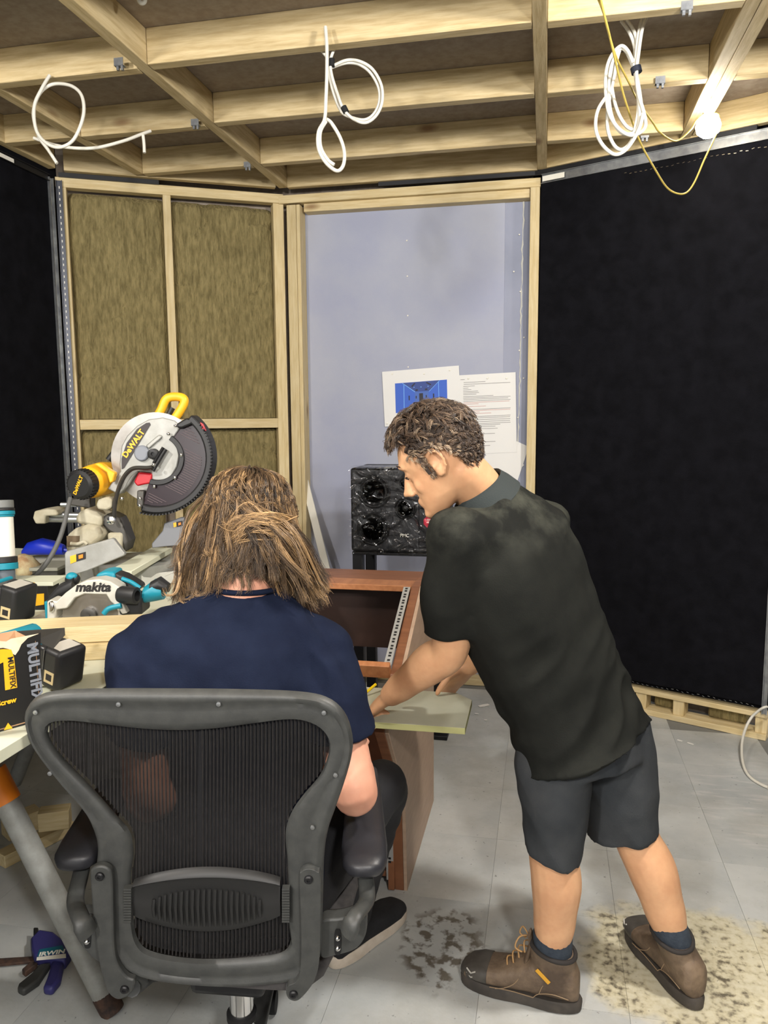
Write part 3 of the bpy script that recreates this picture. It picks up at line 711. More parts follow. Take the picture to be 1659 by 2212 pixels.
# ================================================================== TOOLS ON THE BENCH
M['alu'] = mat('cast_aluminium', (158, 158, 154), .5, .35, var=(138, 138, 132), scale=14, detail=6)
M['beige'] = mat('dusty_casting', (176, 170, 150), .65, var=(150, 142, 118), scale=12, detail=6)
M['yellow'] = mat('tool_yellow', (238, 178, 34), .45, var=(226, 166, 36), scale=20)
M['tblack'] = mat('tool_black', (30, 30, 31), .5)
M['smoke'] = mat('smoked_guard_plastic', (34, 20, 27), .32, spec=.3)
M['teal'] = mat('tool_teal', (20, 128, 148), .45)
M['red'] = mat('tool_red', (176, 20, 34), .4)
M['blade'] = mat('steel_blade', (190, 186, 180), .3, .9, var=(160, 154, 146), scale=9)
M['ink'] = mat('dark_print', (32, 30, 30), .6)
M['dark_steel2'] = mat('oily_steel', (74, 72, 68), .45, .5)
def S_(x, y): return (180 + x / 5.53, 840 + y / 5.53)
def Q_(x, y): return (x / 2.9625, 820 + y / 2.9625)
def T_(x, y): return (60 + x / 4.366, 1000 + y / 4.366)
def G_(x, y): return (x / 3.95, 1150 + y / 3.95)
def W_(x, y): return (x / 6.9125, 1060 + y / 6.9125)
def slab(px, t, th, name, m, parent, bev=.002, ang=35):
    return MB().prism([P(u, v, t) for u, v in px], AW * th).build(name, m, parent, bev, ang)
def wire(px, ts, r, name, m, parent, n=8, sm=5, flat=1.0):
    ts = ts if isinstance(ts, (list, tuple)) else [ts] * len(px)
    return MB().tube(smooth_path([P(u, v, t) for (u, v), t in zip(px, ts)], sm), r, n, flat=flat).build(name, m, parent, ang=60)

# --- mitre saw
TM = 2.50; PXM = TM / F
ms = thing('mitre_saw', 'yellow and grey mitre saw with raised head and smoked blade guard on the bench', 'saw', PZ(270, 1262, ZB))
ctr = S_(880, 830)
def ringpt(r, a, t): return P(ctr[0] + r * math.cos(a), ctr[1] + r * math.sin(a), t)
slab([S_(*p) for p in [(438, 800), (455, 680), (520, 560), (640, 440), (780, 362), (950, 338), (1090, 375), (1170, 450), (1060, 600), (1130, 700), (1145, 800), (1120, 930), (1050, 1050), (950, 1110), (810, 1135), (810, 1000), (650, 990), (540, 1150), (430, 1265), (285, 1195), (440, 985), (428, 900)]], TM, .05, 'upper_guard', M['alu'], ms, .004)
# smoked lower guard: a thick sector with a rim
def sector(r0, r1, a0, a1, t, th, name, m, bev=.002, n=40):
    A = [a0 + (a1 - a0) * i / n for i in range(n + 1)]
    pts = [ringpt(r1, a, t) for a in A] + [ringpt(r0, a, t) for a in reversed(A)]
    b = MB(); secs = []
    for a in A: secs.append([ringpt(r0, a, t), ringpt(r1, a, t), ringpt(r1, a, t) + AW * th, ringpt(r0, a, t) + AW * th])
    b.loft(secs); return b.build(name, m, ms, bev, 40)
a0, a1 = math.radians(-52), math.radians(108)
lg = sector(47, 108, a0, a1, TM - .012, .045, 'lower_guard', M['smoke'])
sector(104, 120, a0, a1, TM - .03, .075, 'guard_rim', M['tblack'], .006)
sector(47, 58, a0 - .1, a1, TM - .02, .02, 'guard_ring', M['tblack'], .002)
tth = MB()
for k in range(44):
    a = a0 + .25 + (a1 - a0 - .3) * k / 43; c = ringpt(120.5, a, TM - .02) ; d = (ringpt(122, a, TM) - ringpt(118, a, TM)).normalized()
    tth.box(c, .0045, .05, .005, (d.cross(AW), AW, d))
tth.build('rim_rib', M['tblack'], lg)
fin = MB(); dv = (math.cos(math.radians(27)), math.sin(math.radians(27))); nv_ = (-dv[1], dv[0])
for k in range(-30, 34):
    off = k * 5.0; seg = []
    for i in range(-120, 121):
        x, y = dv[0] * i + nv_[0] * off, dv[1] * i + nv_[1] * off
        r = math.hypot(x, y); a = math.atan2(y, x)
        ok = 62 < r < 97 and a0 + .1 < a < a1 - .08
        if ok: seg.append((x, y))
        elif len(seg) > 6:
            p0, p1 = seg[0], seg[-1]
            if math.hypot(p1[0] - p0[0], p1[1] - p0[1]) < 46:
                fin.tube([P(ctr[0] + p0[0], ctr[1] + p0[1], TM - .014), P(ctr[0] + p1[0], ctr[1] + p1[1], TM - .014)], .0011, 4)
            seg = []
        else: seg = []
tag(fin.build('guard_fin', mat('fin_edge', (104, 92, 95), .4), lg), kind='stuff')
bl = MB().lathe(P(*ctr, TM + .02), -AW, [(0, .150), (.002, .150)], 60).build('saw_blade', M['blade'], ms)
slab([S_(*p) for p in [(790, 402), (800, 428), (485, 945), (458, 958), (456, 835), (515, 650), (640, 480), (750, 407)]], TM - .003, .003, 'name_plate', mat('badge_black', (38, 30, 30), .5), ms, 0)
_x = (P(*S_(705, 520), TM) - P(*S_(505, 800), TM)).normalized(); _n = -AW
text_obj('DeWALT', 'name_lettering', M['yellow'], ms, P(*S_(600, 655), TM - .0045), _x, _n.cross(_x), .026, .0006, .0009)
slab([S_(690 + 90 * math.cos(a), 770 + 95 * math.sin(a)) for a in (2 * math.pi * i / 20 for i in range(20))], TM - .012, .02, 'gear_boss', mat('grey_blue_paint', (120, 124, 132), .5), ms, .005)
slab([S_(*p) for p in [(740, 680), (900, 545), (940, 560), (930, 590), (780, 720)]], TM - .008, .02, 'gear_boss', M['alu'], ms, .004)
MB().lathe(P(*S_(848, 775), TM), -AW, [(0, .017), (.018, .017), (.02, .014), (.02, .006), (.014, .005)], 24).build('spindle_hub', M['tblack'], ms)
wire([S_(*p) for p in [(955, 700), (900, 790), (840, 890)]], TM - .02, .0085, 'link_arm', M['tblack'], ms, flat=.6)
wire([S_(*p) for p in [(985, 720), (940, 790), (870, 910), (830, 980)]], TM - .02, .006, 'link_arm', M['tblack'], ms)
wire([S_(*p) for p in [(830, 935), (760, 945), (620, 945), (540, 985), (470, 1080), (410, 1230), (375, 1400), (365, 1560)]], TM - .028, .0125, 'link_arm', M['dark_steel2'], ms, flat=.55)
slab([S_(*p) for p in [(655, 995), (815, 1015), (812, 1130), (735, 1142), (640, 1165), (600, 1112)]], TM - .01, .04, 'brush_cover', M['red'], ms, .005)
bol = MB().lathe((0, 0, 0), -AW, [(0, .0055), (.004, .005), (.006, .002)], 12).mesh('bolt')
for x, y in ((1018, 538), (1172, 788), (1097, 1060), (850, 1165), (1103, 440)): link('bolt', bol, M['chrome'], ms, Matrix.Translation(P(*S_(x, y), TM - .021)))
for x, y in ((843, 905), (680, 1310), (675, 1395), (462, 1310)): link('bolt', bol, M['steel'], ms, Matrix.Translation(P(*S_(x, y), TM - .042)))
slab([S_(*p) for p in [(640, 1215), (720, 1215), (715, 1420), (690, 1430), (635, 1390)]], TM - .02, .03, 'guard_hinge', M['dark_steel2'], ms, .004)
slab([S_(*p) for p in [(1105, 420), (1230, 345), (1310, 365), (1300, 420), (1180, 470), (1120, 470)]], TM - .03, .06, 'guard_stop', M['tblack'], ms, .006)
slab([S_(*p) for p in [(1395, 400), (1430, 420), (1465, 500), (1425, 490)]], TM - .033, .01, 'warning_mark', M['red'], ms, 0)
hd_ = wire([S_(*p) for p in [(860, 372), (930, 250), (985, 130), (1070, 95), (1185, 108), (1205, 165), (1145, 280), (1075, 372)]], [TM + .02] * 8, .0145, 'handle', M['yellow'], ms, 12)
wire([S_(*p) for p in [(1065, 225), (1035, 280), (1000, 350)]], TM + .015, .009, 'trigger', M['tblack'], ms)
wire([S_(*p) for p in [(300, 850), (380, 740), (470, 580), (560, 520)]], TM + .03, .010, 'carry_handle', M['tblack'], ms)
# motor
m0, m1 = P(174, 1047, 2.44), P(238, 1030, 2.60); ax = (m1 - m0)
mo = MB().lathe(m0, ax, [(.03, .046), (.035, .05), (.07, .054), (.13, .056), (ax.length, .05)], 28).build('motor_housing', M['yellow'], ms)
cp = MB().lathe(m0, ax, [(-.012, .02), (-.012, .037), (-.004, .046), (.03, .0475), (.032, .044)], 28).build('motor_cap', M['tblack'], mo)
vt = MB(); axn = ax.normalized(); _o = axn.orthogonal().normalized(); _q = axn.cross(_o)
for k in range(28):
    a = 2 * math.pi * k / 28; r = _o * math.cos(a) + _q * math.sin(a); vt.box(m0 + r * .0475 + axn * .012, .03, .004, .004, (axn, axn.cross(r), r))
vt.build('cap_rib', M['tblack'], cp)
_x = (P(*T_(485, 165), 2.44) - P(*T_(430, 265), 2.44)); _x = (_x - axn * _x.dot(axn)).normalized()
text_obj('DeWALT', 'cap_lettering', M['yellow'], cp, m0 - axn * .0128, _x, (-axn).cross(_x), .0165, .0005, .0006)
slab([T_(*p) for p in [(620, 10), (680, 0), (760, 60), (820, 95), (800, 180), (770, 190), (740, 90)]], 2.46, .03, 'motor_lug', M['yellow'], ms, .004)
slab([T_(*p) for p in [(390, 340), (590, 330), (590, 430), (400, 400)]], 2.56, .05, 'motor_bracket', M['dark_steel2'], ms, .004)
# flex down to the bench
cb = [(152, 1076), (146, 1100), (138, 1135), (126, 1170), (108, 1205), (88, 1232)]
wire(cb + [(66, 1248), (30, 1253)], [2.44, 2.42, 2.40, 2.38, 2.36, 2.36, 2.38, 2.4], .0075, 'mains_flex', mat('grey_flex', (82, 82, 80), .6), ms)
# slide rails and end cap
for dz in (0, -10): MB().tube([P(92, 1112 + dz * -.9, 2.62), P(205, 1114 + dz * -.9, 2.62)], .011, 12).build('slide_rail', M['steel'], ms)
slab([T_(*p) for p in [(45, 520), (60, 455), (180, 435), (260, 440), (290, 480), (270, 500), (165, 500), (165, 575), (70, 575)]], 2.58, .09, 'rail_end_cap', M['beige'], ms, .012)
MB().tube([P(132, 1090, 2.6), P(165, 1090, 2.6)], [.008, .008], 10).build('lock_knob', M['steel'], ms)
# castings and knuckle
slab([T_(*p) for p in [(445, 510), (490, 455), (540, 435), (640, 465), (700, 520), (690, 610), (560, 590), (450, 570)]], 2.48, .13, 'slide_casting', M['beige'], ms, .014)
slab([T_(*p) for p in [(352, 800), (355, 690), (440, 620), (560, 580), (650, 600), (700, 650), (690, 720), (600, 790), (560, 850), (360, 860)]], 2.46, .16, 'bevel_casting', M['beige'], ms, .014)
slab([T_(*p) for p in [(640, 400), (660, 345), (740, 320), (790, 345), (790, 420), (740, 450), (660, 440)]], 2.46, .05, 'pivot_boss', M['beige'], ms, .006)
slab([T_(*p) for p in [(690, 520), (760, 470), (860, 520), (900, 600), (950, 740), (920, 850), (860, 700), (760, 650), (700, 590)]], 2.5, .08, 'knuckle', M['dark_steel2'], ms, .008)
slab([T_(*p) for p in [(740, 660), (890, 660), (880, 860), (760, 860)]], 2.49, .1, 'arm_root', M['beige'], ms, .01)
MB().lathe(P(*T_(792, 540), 2.44), -AW, [(0, .013), (.01, .013), (.012, .006)], 14).build('pivot_bolt', M['chrome'], ms)
slab([T_(*p) for p in [(365, 690), (485, 690), (480, 780), (370, 790)]], 2.455, .006, 'scale_plate', mat('scale_brown', (92, 76, 54), .6), ms, 0)
wire([T_(*p) for p in [(405, 760), (470, 765), (530, 745), (560, 770)]], 2.44, .006, 'lever', M['beige'], ms)
# fences, table and feet
f1 = slab([T_(*p) for p in [(345, 860), (360, 835), (790, 712), (810, 718), (915, 855), (910, 875), (560, 1020), (380, 1075), (350, 1080)]], 2.38, .02, 'fence', M['alu'], ms, .004)
f2 = slab([T_(*p) for p in [(1168, 760), (1270, 640), (1285, 570), (1440, 515), (1472, 515), (1482, 775), (1300, 790), (1170, 805)]], 2.52, .02, 'fence', mat('blue_grey_aluminium', (112, 114, 118), .5, .3), ms, .003)
for par, t_, a in ((f1, 2.378, [(398, 880), (455, 862), (458, 930), (402, 952)]), (f2, 2.518, [(1372, 566), (1400, 560), (1402, 600), (1376, 608)])):
    slab([T_(*p) for p in a], t_, .001, 'warning_label', M['yellow'], par, 0)
for par, t_, a in ((f1, 2.378, [(456, 862), (545, 838), (545, 905), (458, 930)]), (f2, 2.518, [(1402, 556), (1458, 545), (1460, 592), (1404, 604)])):
    slab([T_(*p) for p in a], t_, .001, 'warning_label', M['ink'], par, 0)
for par, t_, a in ((f1, 2.376, [(478, 872), (520, 860), (520, 895), (480, 906)]), (f2, 2.516, [(1420, 566), (1444, 560), (1444, 582), (1420, 590)])):
    slab([T_(*p) for p in a], t_, .001, 'warning_label', M['orange'], par, 0)
tb = PZ(290, 1245, ZB)
MB().lathe(PZ(300, 1250, ZB + .002), UP, [(0, .14), (.05, .15), (.066, .15), (.07, .14)], 40).build('turntable', M['alu'], ms)
MB().box(PZ(300, 1250, ZB) + UP * .034, .36, .12, .064, (RT, AW, UP)).build('saw_table', M['alu'], ms, .006)
MB().box(PZ(112, 1222, ZB + .03), .10, .14, .012, (RT, AW, UP)).build('table_extension', mat('ext_grey', (140, 140, 128), .6), ms, .002)
MB().box(PZ(112, 1222, ZB + .03) - UP * .017, .09, .12, .022, (RT, AW, UP)).build('table_extension', M['dark_steel2'], ms, .002)

# --- loose things round the mitre saw
pk = timber('offcut_plank', PZ(350, 1188, 1.094), PZ(258, 1240, 1.085), .075, .018, M['mdf_green'], None)
tag(pk, 'short pale green plank lying across the mitre saw table', 'plank')
sl = thing('spirit_level', 'slim yellow spirit level lying behind the aluminium channel', 'spirit level', PZ(370, 1212, ZB))
_a, _b = PZ(300, 1222, ZB + .02), PZ(428, 1213, ZB + .02)
_z0 = Vector((0, 0, 0))
timber('body', _a, _b, .022, .036, M['yellow'], sl)
timber('groove', _a + UP * .0185, _b + UP * .0185, .008, .002, M['ink'], sl)
chn = thing('aluminium_channel', 'pale aluminium channel section lying on the bench behind the hair', 'channel', PZ(360, 1250, ZB))
_a, _b = PZ(300, 1258, ZB + .012), PZ(432, 1243, ZB + .012); _d = (_b - _a).normalized(); _s = UP.cross(_d)
timber('web', _a - UP * .008, _b - UP * .008, .07, .003, M['steel'], chn)
for e in (-.035, .035): timber('flange', _a + _s * e + UP * .012, _b + _s * e + UP * .012, .003, .04, mat('bright_channel', (205, 204, 198), .5, .2), chn)
bs = thing('plastic_scoop', 'bright blue plastic scoop at the back of the bench', 'scoop', PZ(100, 1200, ZB))
sv = []
_c = PZ(96, 1206, ZB)
for t, wv, hv in ((-.085, .012, .012), (-.06, .03, .028), (-.01, .045, .036), (.04, .04, .03), (.08, .02, .022)):
    c = _c + RT * t + UP * (.012 + hv); sv.append((c, AW * wv, UP * hv * .9, 2.5))
MB().ell(sv, 16).build('bowl', mat('blue_plastic', (24, 46, 178), .4), bs)
MB().tube([_c + RT * .07 + UP * .035, _c + RT * .1 + UP * .03], .008, 8).build('grip', mat('blue_plastic_dark', (20, 38, 150), .4), bs)
lb = MB(); _c = PZ(60, 1244, ZB)
lb.ell([(_c + UP * .002, RT * .03, AW * .03), (_c + UP * .012 - RT * .0, RT * .038, AW * .045), (_c + UP * .04 + RT * .004, RT * .038, AW * .045), (_c + UP * .066 - RT * .008, RT * .026, AW * .035), (_c + UP * .078 - RT * .016, RT * .01, AW * .015)], 18)
o = lb.build('dust_bag', mat('beige_cloth', (186, 176, 140), .9, var=(150, 118, 84), scale=22, bump=.3, bscale=40), None, ang=80)
tag(o, 'rounded beige and brown bag beside the white work lantern', 'bag')
# work lantern
wk = thing('work_lantern', 'white and teal cordless tube lantern standing on the bench edge of the photo', 'lantern', PZ(6, 1272, ZB))
TL = 2.25
def ax_(v): return P(2 + (v - 1080) * .052, v, TL)
for nm, va, vb, r, m in (('lamp_cap', 1081, 1098, .034, mat('grey_cap', (110, 112, 110), .5)), ('lamp_ring', 1098, 1104, .036, M['tblack']), ('ring_band', 1104, 1113, .036, M['teal']), ('ring_band', 1113, 1117, .034, M['teal']), ('diffuser_tube', 1117, 1203, .031, M['white']), ('lamp_collar', 1203, 1216, .037, M['tblack']), ('collar_band', 1216, 1230, .0375, M['teal']), ('grip', 1230, 1262, .028, mat('slate_grip', (88, 96, 104), .5))):
    MB().cyl(ax_(va), ax_(vb), r, n=24).build(nm, m, wk, .002)
_bb = ax_(1262); MB().box(Vector((_bb.x, _bb.y, (ZB + _bb.z) / 2 + .002)), .062, .062, max(.02, _bb.z - ZB), (RT, AW, UP)).build('battery', M['tblack'], wk, .004)
# screw carton behind the drills
sb = thing('screw_carton', 'black and yellow screw carton under a loose board behind the drill', 'carton', PZ(70, 1318, ZB))
_c = PZ(66, 1318, ZB)
MB().box(_c + UP * .036 - RT * .012 + AW * .04, .13, .08, .07, (RT, AW, UP)).build('carton', mat('carton_black', (30, 28, 26), .6), sb, .001)
for u0, v0, u1, v1 in ((50, 1258, 75, 1274), (70, 1282, 95, 1310)):
    q = [PN(u, v, _c + AW * -.001, AW) for u, v in ((u0, v0 + 2), (u1, v0), (u1, v1 - 4), (u0, v1))]
    MB().prism(q, AW * .0005).build('yellow_print', M['yellow'], sb)
lbp = MB().box(_c + UP * .0765 - RT * .03 + AW * .05, .2, .1, .011, (RT, AW, UP)).build('loose_board', M['mdf_green'], None, .001)
tag(lbp, 'small thin board resting on the black and yellow screw carton', 'board')

# --- circular saw
TC = 1.98
cs = thing('circular_saw', 'teal and grey cordless circular saw with steel blade standing on the bench', 'saw', PZ(190, 1345, ZB))
def g(pts, t, th, nm, m, bev=.002): return slab([G_(*p) for p in pts], t, th, nm, m, cs, bev)
cg = M['alu2'] = mat('saw_guard_grey', (190, 188, 178), .5, .2, var=(176, 172, 160), scale=15)
g([(400, 745), (400, 590), (430, 575), (480, 590), (560, 515), (650, 448), (740, 410), (850, 400), (940, 420), (1020, 470), (1045, 610), (1085, 690), (1040, 700), (1000, 640), (940, 590), (905, 532), (720, 527), (640, 560), (570, 650), (480, 660), (470, 745)], TC, .05, 'upper_guard', cg, .003)
_bc = P(*G_(770, 705), TC + .02); _pl = []
for k in range(49):
    a = math.pi * k / 48; _pl.append(_bc + RT * (.072 * math.cos(a)) + UP * (.068 * math.sin(a) - (_bc.z - ZB - .012)) if k in (0, 48) else _bc + RT * (.072 * math.cos(a)) + UP * (.068 * math.sin(a)))
MB().prism(_pl, AW * .002).build('saw_blade', M['blade'], cs)
MB().lathe(P(*G_(765, 700), TC + .02), -AW, [(0, .02), (.012, .02), (.014, .016), (.014, .007), (.02, .007), (.02, .002)], 24).build('blade_flange', M['dark_steel2'], cs)
wire([G_(*p) for p in [(885, 695), (930, 650), (1035, 625)]], TC - .008, .007, 'guard_lever', M['teal'], cs)
g([(410, 600), (440, 585), (465, 640), (450, 690), (415, 685)], TC - .008, .012, 'depth_clamp', M['chrome'], .004)
pb_ = PZ(168, 1341, ZB + .006); MB().box(pb_ + AW * .05, .27, .13, .004, (RT, AW, UP)).build('base_plate', cg, cs, .001)
MB().box(pb_ + AW * .01 - RT * .08 + UP * .03, .012, .03, .05, (RT, AW, UP)).build('depth_guide', M['teal'], cs, .002)
kn = P(*G_(620, 400), TC + .09)
MB().ball(kn, (.020, .020, .017), 18, 12).build('front_knob', M['tblack'], cs)
MB().ball(kn + UP * .008 - AW * .005, (.0155, .015, .012), 18, 12).build('knob_cap', M['teal'], cs)
MB().ell([(P(*G_(430, 570), TC + .08), UP * .012, AW * .02), (P(*G_(520, 500), TC + .08), UP * .02, AW * .025), (P(*G_(640, 440), TC + .08), UP * .02, AW * .025)], 14).build('front_grip', M['tblack'], cs)
g([(800, 400), (830, 350), (900, 335), (970, 340), (985, 400), (960, 430)], TC + .055, .07, 'motor_cover', M['teal'], .006)
g([(975, 345), (1060, 375), (1190, 455), (1200, 490), (1020, 480), (980, 420)], TC + .06, .05, 'rear_handle', M['tblack'], .008)
wire([G_(*p) for p in [(1040, 395), (1120, 425), (1195, 475)]], TC + .055, .006, 'handle_inlay', M['teal'], cs)
MB().lathe(P(*G_(1020, 530), TC + .01), RT - AW * .25 - UP * .02, [(0, .02), (.008, .023), (.05, .022), (.052, .014), (.03, .013)], 20).build('dust_port', M['tblack'], cs)
MB().box(P(*G_(1150, 600), TC + .06), .06, .08, .05, (RT, AW, UP)).build('motor_end', M['tblack'], cs, .008)
MB().ell([(P(*G_(1240, 530), TC + .06), UP * .022, AW * .03), (P(*G_(1330, 490), TC + .06), UP * .03, AW * .035), (P(*G_(1400, 500), TC + .06), UP * .022, AW * .03)], 16).build('battery_housing', M['teal'], cs)
MB().ell([(P(*G_(1290, 470), TC + .05), UP * .016, AW * .02), (P(*G_(1370, 440), TC + .05), UP * .02, AW * .025), (P(*G_(1440, 470), TC + .05), UP * .012, AW * .02)], 16).build('battery', M['tblack'], cs)
text_obj('makita', 'saw_lettering', M['ink'], cs, P(*G_(790, 470), TC - .0015), RT - UP * .01, UP, .034, .0005, .0012, shear=.25)

# --- two stacked battens
f0, f1_ = PZ(0, 1361, ZB + .0795), PZ(264, 1349, ZB + .0795); bd = (f1_ - f0).normalized(); bs_ = UP.cross(bd)
L0, L1 = f0 - bd * .55, f1_ + bd * .10
for k, (nm, dz, sh, la) in enumerate((('batten', .0595, .0475, 'upper of two stacked pale pine battens in front of the circular saw'), ('batten', .0195, .040, 'lower of two stacked pale pine battens behind the battery drill'))):
    tb_ = timber(nm, L0 + bs_ * sh + UP * (dz - .0795), L1 + bs_ * sh + UP * (dz - .0795) - bd * .02 * k, .095, .0385, M['timber'], None)
    tag(tb_, la, 'batten', 'stacked battens')

# --- cordless drill lying by the photo's left edge
def drill(name, label, c, ax, hb, wb_, db, stick):
    dr = thing(name, label, 'drill', (c.x, c.y, ZB))
    X, Y, Z = ax
    MB().box(c, wb_, db, hb * .55, (X, Y, Z)).build('battery', M['tblack'], dr, .010, seg=3)
    MB().box(c + Z * (hb * .38), wb_ * .92, db * .9, hb * .3, (X, Y, Z)).build('battery_slide', mat('tool_black_satin', (38, 38, 40), .35), dr, .008, seg=3)
    MB().box(c + Z * (hb * .30), wb_ * 1.02, db * .12, hb * .12, (X, Y, Z)).build('release_tab', M['tblack'], dr, .004)
    MB().box(c + Z * (hb * .60), wb_ * .98, db * .96, hb * .14, (X, Y, Z)).build('foot', M['teal'], dr, .010, seg=3)
    MB().ell([(c + Z * (hb * .66), X * wb_ * .30, Y * db * .3), (c + Z * (hb * 1.1), X * wb_ * .24, Y * db * .22), (c + Z * (hb * 1.5), X * wb_ * .26, Y * db * .24)], 16).build('handle', M['tblack'], dr, ang=60)
    MB().ell([(c + Z * (hb * 1.62) - Y * db * .6, X * wb_ * .2, Z * wb_ * .2), (c + Z * (hb * 1.62) - Y * db * .5, X * wb_ * .36, Z * wb_ * .36), (c + Z * (hb * 1.62) + Y * db * .6, X * wb_ * .36, Z * wb_ * .36), (c + Z * (hb * 1.62) + Y * db * .75, X * wb_ * .2, Z * wb_ * .2)], 16).build('motor_body', M['teal'], dr, ang=60)
    if stick: 
        MB().box(c - X * (wb_ * .18) - Y * (db * .502) - Z * hb * .02, wb_ * .30, .001, hb * .30, (X, Y, Z)).build('rating_label', mat('label_cream', (190, 172, 130), .5), dr)
        MB().box(c - X * (wb_ * .18) - Y * (db * .506) - Z * hb * .02, wb_ * .16, .001, hb * .18, (X, Y, Z)).build('label_print', M['ink'], dr)
        MB().box(c + X * (wb_ * .504) + Z * .004, .001, db * .7, hb * .4, (X, Y, Z)).build('end_label', mat('scuffed_grey', (168, 164, 154), .6), dr)
        MB().box(c + Z * hb * .2 - Y * db * .505 + X * wb_ * .2, wb_ * .5, .002, hb * .04, (X, Y, Z)).build('battery_rib', mat('gloss_black', (60, 60, 62), .2), dr)
    return dr
Zd = (-RT * .88 + AW * .42 + UP * .22).normalized(); Yd = (AW * -.5 - RT * .25); Yd = -(Yd - Zd * Yd.dot(Zd)).normalized(); Xd = Yd.cross(Zd)
_c = PZ(138, 1436, ZB + .05)
drill('cordless_drill', 'cordless drill lying down with its black battery towards the chair back', _c, (Xd, Yd, Zd), .085, .085, .075, True)
Zd = (-RT * .9 + AW * .25 + UP * .2).normalized(); Yd = -((AW * -.6 - RT * .25) - Zd * (AW * -.6 - RT * .25).dot(Zd)).normalized(); Xd = Yd.cross(Zd)
_c = PZ(38, 1300, ZB + .06)
drill('cordless_drill', 'cordless drill at the left edge of the photo beside the white lantern', _c, (Xd, Yd, Zd), .10, .10, .09, True)

# --- torn screw box
mb = thing('screw_box', 'torn open black cardboard screw box with yellow label beside the chair', 'box', PZ(40, 1570, ZB))
b0, b1 = PZ(-70, 1600, ZB + .001), PZ(88, 1556, ZB + .001); bx = (b1 - b0).normalized(); by = UP.cross(bx); BW = (b1 - b0).length
hR = .150; 
card = mat('black_carton', (24, 23, 22), .55); inn = mat('brown_card', (198, 158, 122), .85, var=(184, 142, 106), scale=10); torn = mat('torn_card_pulp', (226, 208, 182), .9, var=(214, 190, 160), scale=20)
def fpt(u, v, off=0): return PN(u, v, b0, by) - by * off
# front wall with its torn upper edge
top = [(88, 1366), (82, 1371), (60, 1378), (46, 1392), (42, 1404), (34, 1412), (26, 1410), (24, 1404), (8, 1400), (-10, 1402), (-70, 1410)]
MB().prism([b0, b1] + [fpt(u, v) for u, v in top], by * .0015).build('front_wall', card, mb)
MB().prism([fpt(u, v, .0004) for u, v in [(83, 1369), (60, 1378), (46, 1392), (40, 1405), (33, 1415), (24, 1411), (20, 1402), (6, 1399), (-30, 1403), (-70, 1408), (-70, 1390), (0, 1385), (14, 1386), (24, 1380)]], by * .0012).build('torn_edge', torn, mb)
MB().box(b1 + by * .05 + UP * hR / 2, .0015, .10, hR, (bx, by, UP)).build('side_wall', inn, mb)
MB().box(b0 + by * .05 + UP * hR / 2, .0015, .10, hR, (bx, by, UP)).build('side_wall', inn, mb)
MB().box((b0 + b1) / 2 + by * .1 + UP * hR / 2, BW, .0015, hR, (bx, by, UP)).build('back_wall', inn, mb)
MB().box((b0 + b1) / 2 + by * .05 + UP * .004, BW, .10, .002, (bx, by, UP)).build('bottom', inn, mb)
fl0 = b1 + UP * hR; flp = [fl0 + by * .1, fl0 + by * .0 - UP * .005, PN(82, 1389, fl0, by) + by * .0, PN(118, 1383, fl0, by) + by * .02, PN(146, 1369, fl0, by) + by * .03]
MB().prism([fl0 + by * .09, fl0 + by * .004, fl0 + bx * .03 - UP * .022, fl0 + bx * .062 - UP * .006 + by * .02, fl0 + bx * .07 + UP * .002 + by * .04], UP * .001).build('flap', mat('black_flap', (40, 38, 34), .6), mb)
MB().prism([fpt(u, v, .0008) for u, v in [(8, 1402), (24, 1403), (30, 1420), (37, 1485), (11, 1491), (7, 1430), (-70, 1470), (-70, 1408)]], by * .0004).build('yellow_label', M['yellow'], mb)
_dn = (fpt(28, 1480) - fpt(22, 1420)).normalized()
text_obj('MULTIFIX', 'label_lettering', M['ink'], mb, fpt(24.5, 1452, .0014), _dn, by.cross(_dn) * -1 if False else (-by).cross(_dn), .0135, .0002, .0003)
text_obj('MULTIFIX', 'side_lettering', mat('grey_print', (120, 124, 132), .6), mb, fpt(74, 1452, .0014), _dn, (-by).cross(_dn), .026, .0002, .001)
text_obj('Screw', 'label_lettering', M['yellow'], mb, fpt(14, 1516, .0012), bx, UP, .013, .0002, .0005)
MB().prism([fpt(8, 1577, .001), fpt(27, 1573, .001), fpt(17, 1561, .001)], by * .0003).build('yellow_triangle', M['yellow'], mb)

# --- bar clamp and offcuts on the floor
def B_(x, y): return (x / 3.867, 1640 + y / 3.867)
cl = thing('bar_clamp', 'blue quick-grip bar clamp lying on the floor by the steel leg', 'clamp', PZ(110, 2120, 0))
pur = mat('clamp_blue', (52, 50, 104), .5)
def flat(pts, z0, th, nm, m, bev=.004): return MB().prism([PZ(*B_(x, y), z0) for x, y in pts], UP * th).build(nm, m, cl, bev)
flat([(262, 1580), (330, 1505), (450, 1525), (545, 1600), (600, 1690), (545, 1765), (290, 1725), (268, 1660)], .004, .034, 'body', pur, .006)
flat([(440, 1740), (540, 1750), (510, 1900), (440, 1985), (360, 1975), (400, 1880)], .003, .026, 'handle', pur, .008)
flat([(330, 1765), (430, 1750), (330, 1900), (200, 1990), (148, 1965), (160, 1930), (270, 1840)], .003, .022, 'trigger', mat('clamp_grey', (58, 58, 56), .5), .006)
flat([(185, 1800), (260, 1735), (320, 1745), (215, 1825)], .004, .018, 'release_lever', M['rust'], .003)
flat([(-120, 1690), (300, 1665), (300, 1705), (-120, 1745)], .006, .008, 'bar', M['rust'], .001)
flat([(285, 1480), (325, 1480), (325, 1560), (285, 1560)], .006, .03, 'jaw_pad', M['tblack'], .003)
MB().prism([PZ(*B_(x, y), .0385) for x, y in [(330, 1590), (520, 1555), (545, 1610), (310, 1650)]], UP * .0005).build('teal_label', mat('label_teal', (22, 92, 108), .4), cl)
